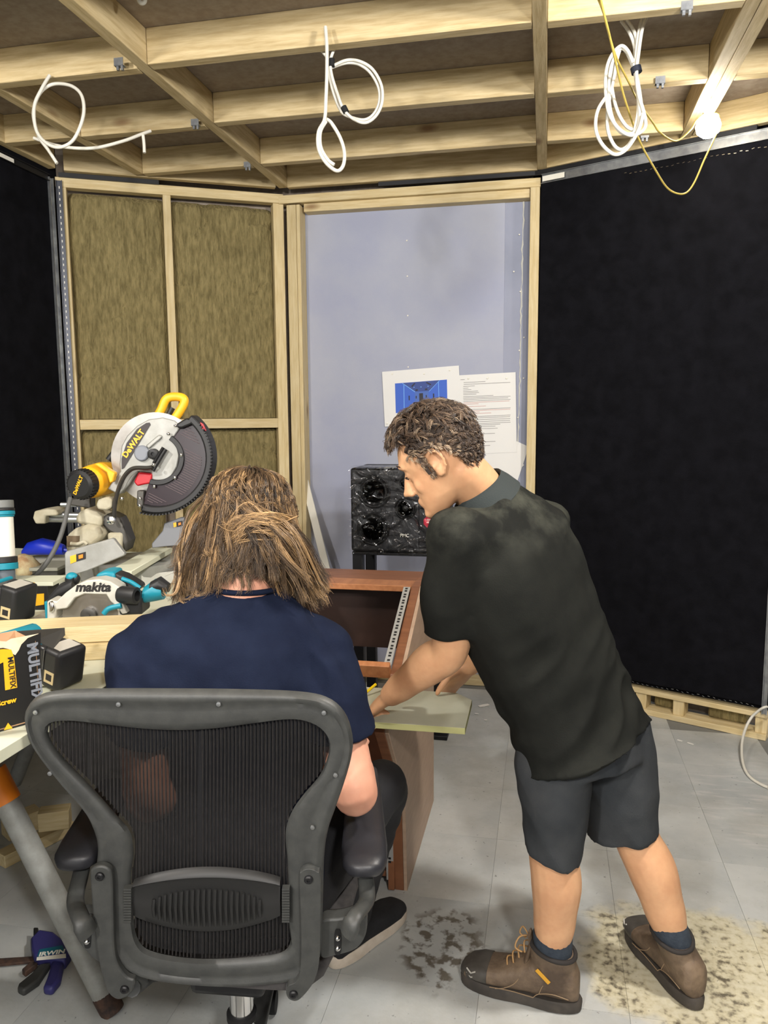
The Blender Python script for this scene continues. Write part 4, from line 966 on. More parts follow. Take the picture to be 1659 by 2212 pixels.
MB().prism([PZ(*B_(x, y), .0388) for x, y in [(308, 1655), (550, 1625), (552, 1660), (304, 1682)]], UP * .0005).build('white_label', M['white'], cl)
_x = (PZ(*B_(510, 1610), .0388) - PZ(*B_(360, 1630), .0388)).normalized()
text_obj('IRWIN', 'label_lettering', M['white'], cl, PZ(*B_(435, 1618), .0392), _x, UP.cross(_x), .024, .0003, .0008)
off = [((10, 1790), (84, 1762), .07, .075, .04, 'thick dusty timber offcut under the bench, rear of the small heap'), ((85, 1770), (152, 1762), .06, .07, .115, 'short sawn timber offcut with a pale end on top of the heap under the bench'), ((0, 1858), (152, 1782), .06, .045, .025, 'long thin timber offcut on the floor, nearest the steel leg')]
for k, (a, b, w_, h_, z_, la) in enumerate(off):
    o = timber('timber_offcut', PZ(*a, z_), PZ(*b, z_), w_, h_, M['timber'], None); tag(o, la, 'offcut', 'offcuts under the bench')
# ================================================================== CABLES, LAMP, PAPERS, SCRAPS
def cable(name, label, paths, r, ts, m, grp=None, cat='cable'):
    first = P(*paths[0][0], ts[0] if isinstance(ts[0], (int, float)) else ts[0][0])
    t = thing(name, label, cat, first, grp)
    for px, tt in zip(paths, ts):
        tt = tt if isinstance(tt, (list, tuple)) else [tt] * len(px)
        pts = smooth_path([P(u, v, q) for (u, v), q in zip(px, tt)], 6)
        MB().tube(pts, r, 8).build('strand', m, t, ang=70)
    return t
cable('cable_loop', 'single loop of white cable hanging from the ceiling at far left', [
    [(107, 163), (90, 192), (74, 230), (78, 280), (100, 309), (130, 318), (160, 300), (180, 250), (177, 208), (155, 186), (120, 181), (95, 192), (79, 215), (72, 250), (84, 295), (105, 325), (123, 353)],
    [(73, 298), (130, 316), (200, 320), (265, 305), (305, 290), (325, 283)], [(309, 292), (311, 310), (312, 330)]], .0062,
    [[2.86, 2.84, 2.83, 2.82, 2.8, 2.79, 2.79, 2.8, 2.82, 2.84, 2.86, 2.86, 2.86, 2.86, 2.86, 2.86, 2.86], [2.88, 2.88, 2.9, 2.95, 3.0, 3.03], 3.0], M['cable'])
cc_ = cable('cable_loop', 'white cable hanging straight to a small loop below the middle joist', [
    [(703, 58), (706, 100), (706, 160), (704, 215), (701, 258), (688, 285), (688, 320), (703, 350), (727, 369), (741, 358), (744, 330), (735, 298), (716, 266), (704, 257)],
    [(704, 262), (692, 285), (693, 318), (708, 345), (722, 356)]], .0062, [[2.6, 2.59, 2.58, 2.58, 2.58, 2.58, 2.58, 2.58, 2.58, 2.58, 2.59, 2.6, 2.6, 2.59], 2.585], M['cable'])
cd_ = cable('cable_loop', 'taped double loop of white cable beside the straight hanging cable', [
    [(722, 106), (714, 130), (716, 160), (728, 200), (742, 236), (765, 258), (790, 265), (812, 250), (825, 222), (824, 185), (805, 150), (778, 133), (750, 130), (722, 141)],
    [(695, 110), (708, 128), (712, 165), (722, 205), (737, 240), (755, 252), (785, 259), (806, 248), (819, 222), (818, 190), (800, 157), (775, 139), (748, 136), (716, 146)]], .0055, [2.70, 2.71], M['cable'])
for a, b in (((716, 128), (717, 144)), ((742, 231), (748, 243))): MB().tube([P(*a, 2.70), P(*b, 2.70)], .011, 10).build('tape', M['rubber'], cd_)
def K(*p): return [(1180 + x / 3.463, y / 3.463) for x, y in p]
cr = cable('cable_coil', 'thick taped coil of white cables hanging at the right by the lamp', [
    K((748, 130), (715, 230), (690, 400), (675, 540), (690, 700), (735, 860), (740, 950), (690, 1000), (620, 1010), (540, 960), (475, 860), (448, 740), (445, 560), (480, 430), (555, 345), (610, 380), (650, 470)),
    K((716, 135), (690, 250), (672, 420), (665, 540), (690, 720), (700, 850), (685, 950), (640, 1000), (560, 990), (500, 900), (470, 760), (470, 580), (500, 450), (560, 360), (630, 420), (662, 500)),
    K((560, 155), (620, 240), (660, 350), (668, 500), (700, 700), (715, 850), (690, 960), (620, 960), (560, 890), (515, 780), (490, 640), (495, 500), (545, 370), (600, 390), (650, 500)),
    K((605, 150), (655, 230), (680, 330), (676, 500), (680, 640), (690, 800), (670, 930), (640, 1050), (570, 1118), (510, 1090), (462, 980), (458, 840), (480, 700), (510, 560), (530, 440), (560, 345)),
    K((440, 735), (392, 810), (370, 900), (378, 1000), (430, 1095), (510, 1155), (585, 1130), (650, 1050), (700, 950), (725, 850))], .0060,
    [2.58, 2.59, 2.61, 2.60, 2.57], M['cable'])
for a, b in ((K((645, 500))[0], K((700, 545))[0]),): MB().tube([P(1180 + 668 / 3.463, 503 / 3.463, 2.59), P(1180 + 678 / 3.463, 545 / 3.463, 2.59)], .018, 12).build('tape', mat('blue_black_tape', (22, 28, 42), .5), cr)
cable('cable_end', 'short end of white cable poking in at the top of the photo', [[(296, -30), (298, -6), (304, 6), (313, 2), (314, -30)]], .007, [2.5], M['cable'])
# festoon flex and lamp
ylw = mat('yellow_flex', (196, 172, 84), .5)
TLm = 3.15; lp0 = P(1180 + 1212 / 3.463, 935 / 3.463, TLm)
fe = cable('lamp_flex', 'thin yellow twin flex looping down to the glowing site lamp', [
    K((365, -60), (430, 100), (500, 380), (570, 680), (650, 930), (720, 1100), (810, 1260), (900, 1400), (980, 1448), (1050, 1440), (1110, 1360), (1180, 1200), (1250, 1050), (1290, 950), (1288, 860), (1240, 850)),
    K((395, -60), (450, 180), (520, 420), (620, 620), (690, 760), (800, 920), (850, 990), (970, 1055), (1080, 970), (1120, 905), (1190, 850), (1225, 850))], .0036,
    [[2.2, 2.28, 2.4, 2.55, 2.7, 2.8, 2.9, 3.0, 3.05, 3.08, 3.1, 3.12, 3.13, 3.14, 3.15, 3.15], [2.2, 2.3, 2.45, 2.6, 2.75, 2.9, 2.95, 3.05, 3.1, 3.13, 3.15, 3.15]], ylw, cat='flex')
sl_ = thing('site_lamp', 'glowing round site lamp hanging below the double joist', 'lamp', lp0)
gl = bpy.data.materials.new('lit_bulb'); gl.use_nodes = True; b_ = gl.node_tree.nodes['Principled BSDF']
b_.inputs['Emission Color'].default_value = (1, .93, .8, 1); b_.inputs['Emission Strength'].default_value = 36.0; b_.inputs['Base Color'].default_value = (1, 1, 1, 1)
bulb = MB().lathe(lp0 + UP * .05, -UP, [(0, .016), (.012, .02), (.03, .042), (.055, .05), (.08, .043), (.098, .02), (.101, .002)], 24).build('bulb', gl, sl_)
MB().lathe(lp0 + UP * .105, -UP, [(0, .012), (.01, .02), (.05, .022), (.056, .018)], 18).build('lamp_holder', M['white'], sl_)
MB().tube([lp0 + UP * .10, lp0 + UP * .185], .003, 6).build('hook', M['steel'], sl_)
# white cable on the floor at the right
def H8(x, y): return (1380 + x / 5.946, 1380 + y / 5.946)
pts = [PZ(*H8(1650, 872), .20), PZ(*H8(1600, 885), .195), PZ(*H8(1530, 930), .17), PZ(*H8(1440, 1020), .13), PZ(*H8(1365, 1170), .085), PZ(*H8(1325, 1350), .05), PZ(*H8(1330, 1550), .025), PZ(*H8(1375, 1700), .012), PZ(*H8(1450, 1795), .008), PZ(*H8(1560, 1865), .008), PZ(*H8(1660, 1910), .008)]
fc = MB().tube(smooth_path(pts, 8), .0065, 8).build('floor_cable', M['cable'], None, ang=70)
tag(fc, 'white cable curling from the plinth onto the grey floor at right', 'cable')

# papers pinned to the blue board
def Z9(x, y): return (800 + x / 4.366, 770 + y / 4.366)
M['paper'] = mat('white_paper', (226, 225, 222), .7)
YP = 4.3965
def sheet_(px, y, name, label):
    o = thing(name, label, 'paper', PY(*Z9(*px[0]), y)); n = 10
    q = [PY(*Z9(*p), y) for p in px]
    MB().prism(q, (0, .0006, 0)).build('page', M['paper'], o); return o
def rect(px, y, nm, m, par, th=.0004): return MB().prism([PY(*Z9(*p), y) for p in px], (0, th, 0)).build(nm, m, par)
p4 = sheet_([(1360, 790), (1495, 852), (1380, 1195), (1240, 1120)], YP, 'paper_sheet', 'blank white sheet pinned askew, rearmost by the right stud')
p3 = sheet_([(1090, 905), (1350, 880), (1450, 1025), (1290, 1172), (1030, 1150)], YP - .0025, 'paper_sheet', 'blank folded white sheet below the printed text page')
p2 = sheet_([(835, 178), (1370, 148), (1380, 903), (870, 925)], YP - .005, 'printed_page', 'white page of printed text pinned right of the picture')
p1 = sheet_([(110, 145), (835, 85), (862, 615), (137, 663)], YP - .008, 'picture_print', 'white print with a blue room picture pinned to the wall')
gt = mat('grey_type', (126, 124, 122), .7); rt_ = mat('red_type', (196, 146, 138), .7)
yl = 205; k = 0; tl = MB(); tr = MB()
rr = random.Random(3)
for yv, x0, x1, red in [(205, 850, 890, 0), (232, 880, 1085, 0), (250, 880, 1320, 0), (268, 876, 985, 0), (285, 876, 925, 0), (302, 876, 952, 0), (318, 876, 1015, 0), (332, 876, 1025, 0), (346, 876, 1000, 0), (366, 876, 1160, 0), (380, 876, 1322, 0), (394, 878, 1300, 0), (410, 878, 1322, 0), (424, 878, 1312, 1), (438, 878, 1020, 1), (462, 880, 1090, 1), (490, 880, 1322, 0), (502, 882, 1320, 1), (516, 882, 1030, 1), (530, 884, 1140, 1), (548, 884, 1010, 1), (558, 900, 1322, 0), (572, 900, 1318, 0), (590, 905, 1320, 0), (608, 908, 1318, 0), (626, 910, 1322, 0), (640, 912, 1225, 0), (656, 915, 1180, 0), (676, 920, 1200, 0), (692, 930, 1030, 0), (708, 940, 1020, 0), (724, 950, 1175, 0), (800, 980, 1180, 0), (836, 990, 1130, 0)]:
    sk = lambda x: -(x - 880) * .045
    q = [PY(*Z9(x0, yv + 12 + sk(x0)), YP - .0056), PY(*Z9(x1, yv + 12 + sk(x1)), YP - .0056), PY(*Z9(x1, yv + 16 + sk(x1)), YP - .0056), PY(*Z9(x0, yv + 16 + sk(x0)), YP - .0056)]
    (tr if red else tl).prism(q, (0, .0003, 0))
tag(tl.build('text_line', gt, p2), kind='stuff'); tag(tr.build('text_line', rt_, p2), kind='stuff')
ya = YP - .0086
bl_ = lambda n, c: mat(n, c, .6)
rect([(232, 255), (722, 218), (728, 505), (240, 535)], ya, 'picture', bl_('print_blue', (58, 98, 196)), p1)
ya -= .0005
rect([(300, 252), (655, 224), (560, 325), (420, 333)], ya, 'picture_ceiling', bl_('print_blue_dark', (54, 74, 140)), p1)
rect([(420, 335), (548, 327), (552, 420), (420, 428)], ya, 'picture_end_wall', bl_('print_blue_mid', (72, 104, 178)), p1)
rect([(412, 430), (552, 420), (728, 500), (728, 506), (290, 532)], ya, 'picture_floor', bl_('print_floor', (128, 104, 98)), p1)
ya -= .0004
dk_ = bl_('print_dark', (40, 38, 48)); lt = bl_('print_light', (118, 176, 240))
for q in ([(460, 348), (496, 345), (498, 415), (462, 418)], [(360, 370), (371, 369), (372, 412), (362, 414)], [(590, 350), (602, 349), (603, 396), (592, 397)], [(428, 372), (438, 371), (438, 396), (428, 397)], [(522, 364), (532, 363), (533, 388), (523, 389)], [(385, 280), (415, 250), (425, 254), (395, 290)], [(530, 240), (575, 262), (570, 272), (525, 250)], [(424, 312), (448, 308), (446, 324), (426, 326)], [(515, 304), (538, 300), (538, 316), (516, 318)], [(405, 435), (415, 432), (425, 500), (412, 508)], [(548, 422), (556, 420), (560, 460), (550, 462)], [(410, 432), (552, 424), (552, 434), (410, 442)]):
    rect(q, ya, 'picture_detail', dk_, p1, .0002)
for q in ([(313, 262), (319, 261), (322, 490), (316, 491)], [(640, 234), (645, 233), (652, 470), (646, 470)], [(300, 254), (306, 252), (424, 332), (418, 336)], [(650, 226), (657, 224), (558, 328), (550, 330)], [(408, 288), (416, 287), (416, 295), (408, 296)], [(474, 284), (482, 283), (482, 291), (474, 292)], [(540, 277), (548, 276), (548, 284), (540, 285)]):
    rect(q, ya, 'picture_light', lt, p1, .0002)
pn = MB().lathe((0, 0, 0), (0, -1, 0), [(0, .0012), (.004, .0012), (.004, .005), (.007, .0045), (.008, .001)], 10).mesh('pin')
for par, pos in ((p1, [(208, 165), (750, 130), (508, 165), (160, 632)]), (p2, [(925, 208), (1285, 205), (1105, 205)]), (p4, [(1488, 858)])):
    for q in pos: link('pin', pn, M['white'], par, Matrix.Translation(PY(*Z9(*q), YP - .006)))
# scraps on the floor
scm = mat('scrap_white', (224, 222, 216), .7)
for k, (a, b, la) in enumerate((((1463, 1598), (1474, 1602), 'tiny white plastic sliver on the floor, nearer the man of the pair by the plinth'), ((1485, 1604), (1498, 1609), 'tiny white plastic sliver on the floor, right one of the pair by the plinth'), ((1034, 1526), (1056, 1522), 'torn white paper scrap on the floor beyond the desk board'), ((1026, 1541), (1034, 1543), 'small white fleck on the floor right of the desk board'), ((1046, 1555), (1052, 1556), 'smallest white fleck on the floor between desk board and man'))):
    p0, p1_ = PZ(*a, .0035), PZ(*b, .0035); d = (p1_ - p0); s = UP.cross(d).normalized() * (.006 + .006 * (k == 2))
    o = MB().prism([p0 - s, p0.lerp(p1_, .4) - s * 1.3, p1_ - s * .7, p1_ + s, p0.lerp(p1_, .6) + s * 1.2, p0 + s * .8], (0, 0, .0012)).build('floor_scrap', scm)
    tag(o, la, 'scrap', 'scraps on the floor')
# ================================================================== PEOPLE
M['skin_a'] = mat('tanned_skin', (212, 164, 124), .55, var=(198, 148, 110), scale=14, detail=4)
M['skin_b'] = mat('pale_skin', (216, 160, 134), .55, var=(206, 146, 120), scale=14, detail=4)
M['skin_a'].node_tree.nodes['Principled BSDF'].inputs['Subsurface Weight'].default_value = .08
M['skin_b'].node_tree.nodes['Principled BSDF'].inputs['Subsurface Weight'].default_value = .08
for k in ('skin_a', 'skin_b'): M[k].node_tree.nodes['Principled BSDF'].inputs['Subsurface Radius'].default_value = (.012, .004, .002)
M['polo'] = mat('dusty_black_jersey', (27, 28, 26), .9, var=(34, 35, 32), scale=9, detail=6, bump=.12, bscale=320, sheen=.0, spec=.12)
M['navy'] = mat('navy_jersey', (18, 24, 42), .9, var=(24, 31, 50), scale=12, detail=6, bump=.12, bscale=320, sheen=.0, spec=.15)
M['short'] = mat('charcoal_cotton', (50, 53, 56), .9, var=(60, 62, 64), scale=10, detail=5, bump=.15, bscale=300, spec=.2)
M['trouser'] = mat('black_trouser', (24, 24, 27), .8, var=(32, 32, 36), scale=10, bump=.1, bscale=200)
M['sock'] = mat('navy_grey_sock', (52, 60, 70), .95, var=(42, 50, 60), scale=60, bump=.2, bscale=200)
M['boot'] = mat('worn_brown_leather', (78, 64, 52), .65, var=(134, 114, 92), scale=10, detail=8, bump=.3, bscale=60, lo=.38, hi=.78)
M['bootsole'] = mat('boot_sole', (52, 48, 44), .75, var=(70, 64, 58), scale=20)
M['lace'] = mat('tan_lace', (176, 138, 92), .8)

def fused(mb, name, m, parent, voxel=.006, it=6, wr=None, ang=180):
    me = mb.mesh(name + '_raw', 180); o = bpy.data.objects.new(name + '_raw', me); C.objects.link(o)
    r = o.modifiers.new('r', 'REMESH'); r.mode = 'VOXEL'; r.voxel_size = voxel
    s = o.modifiers.new('s', 'SMOOTH'); s.factor = .5; s.iterations = it
    bpy.context.view_layer.update()
    me2 = bpy.data.meshes.new_from_object(o.evaluated_get(bpy.context.evaluated_depsgraph_get()))
    bpy.data.objects.remove(o, do_unlink=True); bpy.data.meshes.remove(me)
    if wr:
        co = [v.co.copy() for v in me2.vertices]; no = [v.normal.copy() for v in me2.vertices]
        for v, c, n in zip(me2.vertices, co, no): v.co = c + n * wr(c)
        o = bpy.data.objects.new(name + '_raw', me2); C.objects.link(o); s = o.modifiers.new('s', 'SMOOTH'); s.factor = .5; s.iterations = 4
        bpy.context.view_layer.update(); me3 = bpy.data.meshes.new_from_object(o.evaluated_get(bpy.context.evaluated_depsgraph_get()))
        bpy.data.objects.remove(o, do_unlink=True); bpy.data.meshes.remove(me2); me2 = me3
    me2.name = name; me2.materials.clear(); me2.shade_smooth()
    return link(name, me2, m, parent)
def limb(mb, pts, rs, n=16, flat=None):
    """round tapered limb through points"""
    k = len(pts); path = smooth_path(pts, 6); q = []
    for i in range(len(path)):
        f = i / (len(path) - 1) * (k - 1); a = min(int(f), k - 2); t = f - a; t = t * t * (3 - 2 * t); q.append(rs[a] + (rs[a + 1] - rs[a]) * t)
    mb.tube(path, q, n); mb.ball(path[0], q[0] * .98, 14, 10); mb.ball(path[-1], q[-1] * .98, 14, 10)
def hand(mb, w, d, n, s, curl=.5, ln=1.0):
    """w wrist, d towards fingers, n out of the back of the hand, s towards the thumb"""
    d = d.normalized(); n = (n - d * n.dot(d)).normalized(); s = (s - d * s.dot(d) - n * s.dot(n)).normalized()
    mb.ell([(w - d * .01, s * .028, n * .020), (w + d * .02, s * .034, n * .018), (w + d * .06, s * .043, n * .016), (w + d * .092, s * .042, n * .013), (w + d * .10, s * .036, n * .009)], 14)
    for off, L, r in ((.031, .070, .0088), (.0105, .080, .0092), (-.0105, .075, .0088), (-.031, .058, .0078)):
        p = w + d * .088 + s * off; pts = [p - d * .02, p]; a = curl * .35
        for q, fr in enumerate((.45, .32, .25)):
            dd = (d * math.cos(a) - n * math.sin(a) + s * (off * 1.2)).normalized(); p = p + dd * (L * fr * ln); pts.append(p); a += curl
        limb(mb, pts, [r, r, r * .97, r * .92, r * .8], 10)
    p = w + d * .028 + s * .030; d2 = (d * .62 + s * .72 - n * .25).normalized(); p1 = p + d2 * .038; p2 = p1 + (d * .86 + s * .32 - n * .3).normalized() * .032; p3 = p2 + (d * .95 + s * .05 - n * .3).normalized() * .025
    limb(mb, [w + d * .01 + s * .012, p, p1, p2, p3], [.014, .0135, .0115, .010, .0085], 10)
def ik(a, b, l1, l2, pole):
    d = b - a; L = min(d.length, (l1 + l2) * .999); x = (l1 * l1 - l2 * l2 + L * L) / (2 * L); h = math.sqrt(max(0, l1 * l1 - x * x))
    dn = d.normalized(); p = (pole - dn * pole.dot(dn)).normalized(); return a + dn * x + p * h
HEAD = [(-.121, .082, .045, .018), (-.112, .092, .015, .032), (-.095, .093, -.018, .045), (-.075, .090, -.040, .056), (-.05, .089, -.058, .063), (-.025, .087, -.078, .069), (.0, .083, -.094, .073), (.022, .091, -.101, .0755), (.045, .091, -.105, .077), (.07, .080, -.100, .072), (.092, .058, -.083, .058), (.107, .030, -.058, .038), (.115, -.005, -.030, .012)]
def head(mb, c, f, u, l, face=True, k=1.0):
    def H(a, b, e=0): return c + (f * a + u * b + l * e) * k
    secs = []
    for z, fr, bk, hw in HEAD: secs.append((H((fr + bk) / 2, z), f * ((fr - bk) / 2 * k), l * (hw * k), 2.35))
    mb.ell(secs, 28)
    if not face: return H
    mb.ell([(H(.083, .022), f * .006 * k, l * .006 * k), (H(.092, .004), f * .009 * k, l * .008 * k), (H(.101, -.018), f * .013 * k, l * .011 * k), (H(.106, -.036), f * .015 * k, l * .0155 * k), (H(.097, -.047), f * .012 * k, l * .015 * k)], 14)
    mb.ball(H(.118, -.034), .0095 * k, 12, 8, (f, l, u))
    for s in (-1, 1):
        mb.ball(H(.101, -.041, .0115 * s), .008 * k, 10, 8)
        mb.ell([(H(.088, .030, .008 * s), f * .008, u * .006), (H(.088, .034, .03 * s), f * .0085, u * .007), (H(.074, .030, .052 * s), f * .008, u * .007)], 10)   # brow
        mb.ball(H(.074, .006, .031 * s), (.0125, .0135, .0115), 12, 8, (f, l, u))                                  # eye ball under lids
        mb.ball(H(.064, -.03, .040 * s), (.015, .018, .022), 12, 8, (f, l, u))                                      # cheek
    mb.ell([(H(.091, -.0665, -.022), f * .003, u * .003), (H(.0955, -.0655, -.008), f * .0055, u * .005), (H(.0955, -.0655, .008), f * .0055, u * .005), (H(.091, -.0665, .022), f * .003, u * .003)], 10)
    mb.ell([(H(.089, -.078, -.020), f * .003, u * .003), (H(.094, -.078, -.007), f * .006, u * .0055), (H(.094, -.078, .007), f * .006, u * .0055), (H(.089, -.078, .020), f * .003, u * .003)], 10)
    mb.ball(H(.086, -.105), (.016, .024, .015), 14, 10, (f, l, u))
    return H
def ear(mb, H, f, u, l, s):
    rim = [H(.006, .020, .077 * s), H(.002, .030, .083 * s), H(-.012, .034, .089 * s), (H(-.024, .026, .092 * s)), H(-.028, .008, .091 * s), H(-.024, -.010, .087 * s), H(-.014, -.024, .082 * s), H(-.004, -.030, .078 * s), H(.003, -.022, .076 * s)]
    mb.tube(smooth_path(rim, 4), .0055, 8)
    mb.ball(H(-.008, .005, .070 * s), (.019, .006, .028), 14, 10, (f, l, u))
    mb.ball(H(-.004, -.024, .077 * s), (.008, .005, .009), 10, 8, (f, l, u))
    mb.ball(H(.004, -.004, .079 * s), (.005, .005, .008), 10, 8, (f, l, u))

def strands(name, m, parent, guides, per, rad, seed, spread, seg=9, taper=.35):
    """hair: bundles of thin tapered three-sided strands, one colour value per strand"""
    rr = random.Random(seed); V = []; Fc = []; col = []
    for (pts, tone, sp) in guides:
        path0 = smooth_path(pts, 4); m0 = len(path0)
        for q in range(per):
            ph = rr.uniform(0, 6.28); amp = rr.uniform(.2, 1) * sp; tn = min(1, max(0, tone + rr.gauss(0, .12))); fr = rr.uniform(.75, 1.0)
            off = Vector((rr.gauss(0, 1), rr.gauss(0, 1), rr.gauss(0, 1))) * amp * .6
            wob = Vector((rr.gauss(0, 1), rr.gauss(0, 1), rr.gauss(0, 1))) * amp * .35; fq = rr.uniform(1, 3.5)
            pp = []
            for i in range(seg + 1):
                t = i / seg * fr; x = t * (m0 - 1); a = min(int(x), m0 - 2); p = path0[a].lerp(path0[a + 1], x - a)
                pp.append(p + off * (.22 + .78 * t) + wob * math.sin(fq * t * 3 + ph) * t)
            b = len(V); up = None
            for i, p in enumerate(pp):
                t = (pp[min(i + 1, seg)] - pp[max(i - 1, 0)]).normalized(); 
                if up is None: up = t.orthogonal().normalized()
                up = (up - t * up.dot(t)).normalized(); sd = t.cross(up); r = rad * (1 - (1 - taper) * (i / seg) ** 1.5)
                for a in (0, 2.094, 4.189): V.append(p + (up * math.sin(a) + sd * math.cos(a)) * r); col.append(tn)
            for i in range(seg):
                for k in range(3):
                    kk = (k + 1) % 3; Fc.append((b + i * 3 + k, b + i * 3 + kk, b + (i + 1) * 3 + kk, b + (i + 1) * 3 + k))
    me = bpy.data.meshes.new(name); me.from_pydata([tuple(v) for v in V], [], Fc); me.shade_smooth()
    at = me.attributes.new('tone', 'FLOAT', 'POINT'); at.data.foreach_set('value', np.array(col, dtype=np.float32))
    return link(name, me, m, parent)
def hair_mat(name, dark, mid, light, rough=.42):
    m = bpy.data.materials.new(name); m.use_nodes = True; nt = m.node_tree; b = nt.nodes['Principled BSDF']; b.inputs['Roughness'].default_value = rough
    a = nt.nodes.new('ShaderNodeAttribute'); a.attribute_name = 'tone'; r = nt.nodes.new('ShaderNodeValToRGB'); e = r.color_ramp.elements
    e[0].position = .1; e[0].color = lin(dark) + (1,); e[1].position = .95; e[1].color = lin(light) + (1,)
    n = r.color_ramp.elements.new(.5); n.color = lin(mid) + (1,)
    nt.links.new(a.outputs['Fac'], r.inputs[0]); nt.links.new(r.outputs[0], b.inputs['Base Color']); return m

# ------------------------------------------------------------------ the standing man
man = thing('person', 'standing person in dusty black polo shirt and grey shorts leaning over the desk', 'person', PZ(1280, 2120, 0))
fB = (-RT * .72 + AW * .69).normalized(); lB = UP.cross(fB).normalized()      # facing; lB = his left (towards the photographer)
SP = [(1258, 1600, 2.00), (1222, 1502, 1.985), (1171, 1381, 1.96), (1125, 1281, 1.935), (1085, 1178, 1.905), (1052, 1100, 1.885)]
sp3 = [P(*q) for q in SP]
def axes(i):
    s = (sp3[min(i + 1, 5)] - sp3[max(i - 1, 0)]).normalized(); l = (lB - s * lB.dot(s)).normalized(); return s, l, s.cross(l) * -1 if (s.cross(l) * -1).dot(fB) > 0 else s.cross(l)
body = MB(); shirt = MB()
wd = [(.190, .145), (.185, .145), (.185, .150), (.198, .155), (.185, .140), (.115, .090)]
secs = []; secb = []
for i in range(6):
    s, l, g_ = axes(i); a, b = wd[i]
    if i == 0: secs.append((sp3[0] - s * .012 , l * (a * 1.16) + UP * .038, g_ * (b * 1.18) - UP * .02, 2.4))
    secs.append((sp3[i], l * (a * 1.04), g_ * (b * 1.04), 2.4)); secb.append((sp3[i], l * (a * (.76 if i < 2 else .86)), g_ * (b * (.76 if i < 2 else .86)), 2.3))
nk0 = sp3[5] + (sp3[5] - sp3[4]).normalized() * .045
secs.append((nk0, axes(5)[1] * .068, axes(5)[2] * .064, 2))
shirt.ell(secs, 32)
secb[0] = (secb[0][0], secb[0][1], secb[0][2], 2.3); secb.insert(0, (sp3[0] - axes(0)[0] * .04, axes(0)[1] * .135, axes(0)[2] * .105, 2.2))
body.ell(secb, 28)
hc = P(948, 994, 1.83)
hf = (-RT * .84 + AW * .22 - UP * .50).normalized(); hu = (UP * .88 - RT * .40); hu = (hu - hf * hu.dot(hf)).normalized(); hl = hu.cross(hf).normalized()
HK = .95
Hm = head(body, hc, hf, hu, hl, True, HK); ear(body, Hm, hf, hu, hl, 1); ear(body, Hm, hf, hu, hl, -1)
limb(body, [sp3[5] - axes(5)[0] * .02, nk0, Hm(-.035, -.045)], [.075, .062, .058], 20)
# arms
shL = P(992, 1165, 1.775); elL = P(972, 1400, 1.90); wrL = P(846, 1500, 2.045); hdL = PZ(806, 1530, .75)
limb(body, [shL.lerp(sp3[4], .15), shL.lerp(elL, .5), elL, elL.lerp(wrL, .3), elL.lerp(wrL, .75), wrL], [.050, .052, .048, .052, .040, .032], 18)
hand(body, wrL + (hdL - wrL) * .1, (hdL - wrL), UP * .8 - RT * .4 - AW * .2, RT * .2 + AW * .9 - UP * .1, .85)
shR = P(1180, 1135, 2.05); wrR = PZ(1016, 1440, .80); elR = ik(shR, wrR, .31, .27, RT * .7 + AW * .5 - UP * .3)
limb(body, [shR.lerp(sp3[4], .2), shR.lerp(elR, .5), elR, elR.lerp(wrR, .3), elR.lerp(wrR, .8), wrR], [.046, .047, .042, .044, .033, .028], 16)
hand(body, wrR, (-RT * .50 - UP * .62 + AW * .25), UP * .5 - RT * .3 + AW * .6, -RT * .3 - AW * .8, .45)
# legs
hipL, hipR = P(1205, 1600, 1.94), P(1325, 1575, 2.06)
knL, knR = P(1192, 1822, 1.955), P(1372, 1800, 2.07); anL, anR = P(1206, 2082, 2.02), P(1466, 2062, 2.075)
hlL, toL = PZ(1240, 2178, 0), PZ(1034, 2122, 0); dfL = (toL - hlL).normalized()
hlR = PZ(1500, 2174, 0); dfR = (-RT * .24 + AW * .97).normalized()
c0L, c0R = hlL + dfL * .056 + UP * .085, hlR + dfR * .058 + UP * .085
axL, axR = (knL - c0L).normalized(), (knR - c0R).normalized(); anL, anR = c0L + axL * .03, c0R + axR * .03
def leg(hip, kn, an):
    d = an - kn; bk = -fB
    limb(body, [hip, hip.lerp(kn, .5), kn, kn + d * .28 + bk * .012, kn + d * .6 + bk * .006, kn + d * .86, an], [.088, .076, .060, .0645, .055, .043, .042], 18)
leg(hipL, knL, anL); leg(hipR, knR, anR)
# feet inside the boots
for an, hl_, df in ((anL, hlL, dfL), (anR, hlR, dfR)):
    limb(body, [an, hl_ + df * .07 + UP * .06, hl_ + df * .19 + UP * .045], [.040, .036, .030], 12)
fused(body, 'body', M['skin_a'], man, .0052, 4)
# eyebrow and eye details on the near side
eb = MB()
for k in range(26):
    t = k / 25; a = Hm(.097 - .012 * t * t, .036 + .004 * math.sin(t * 3), .010 + .036 * t); eb.tube([a, a + (hl * .010 + hu * .003 - hf * .001)], [.0016, .0006], 4)
lsh = MB(); lsh.tube(smooth_path([Hm(.0885, .002, .016), Hm(.0905, .0045, .026), Hm(.088, .003, .037), Hm(.081, -.001, .046)], 4), .0016, 6); lsh.build('eyelash', mat('lash_dark', (48, 36, 30), .7), man)
eb.build('eyebrow', mat('brow_brown', (70, 54, 44), .7), man)
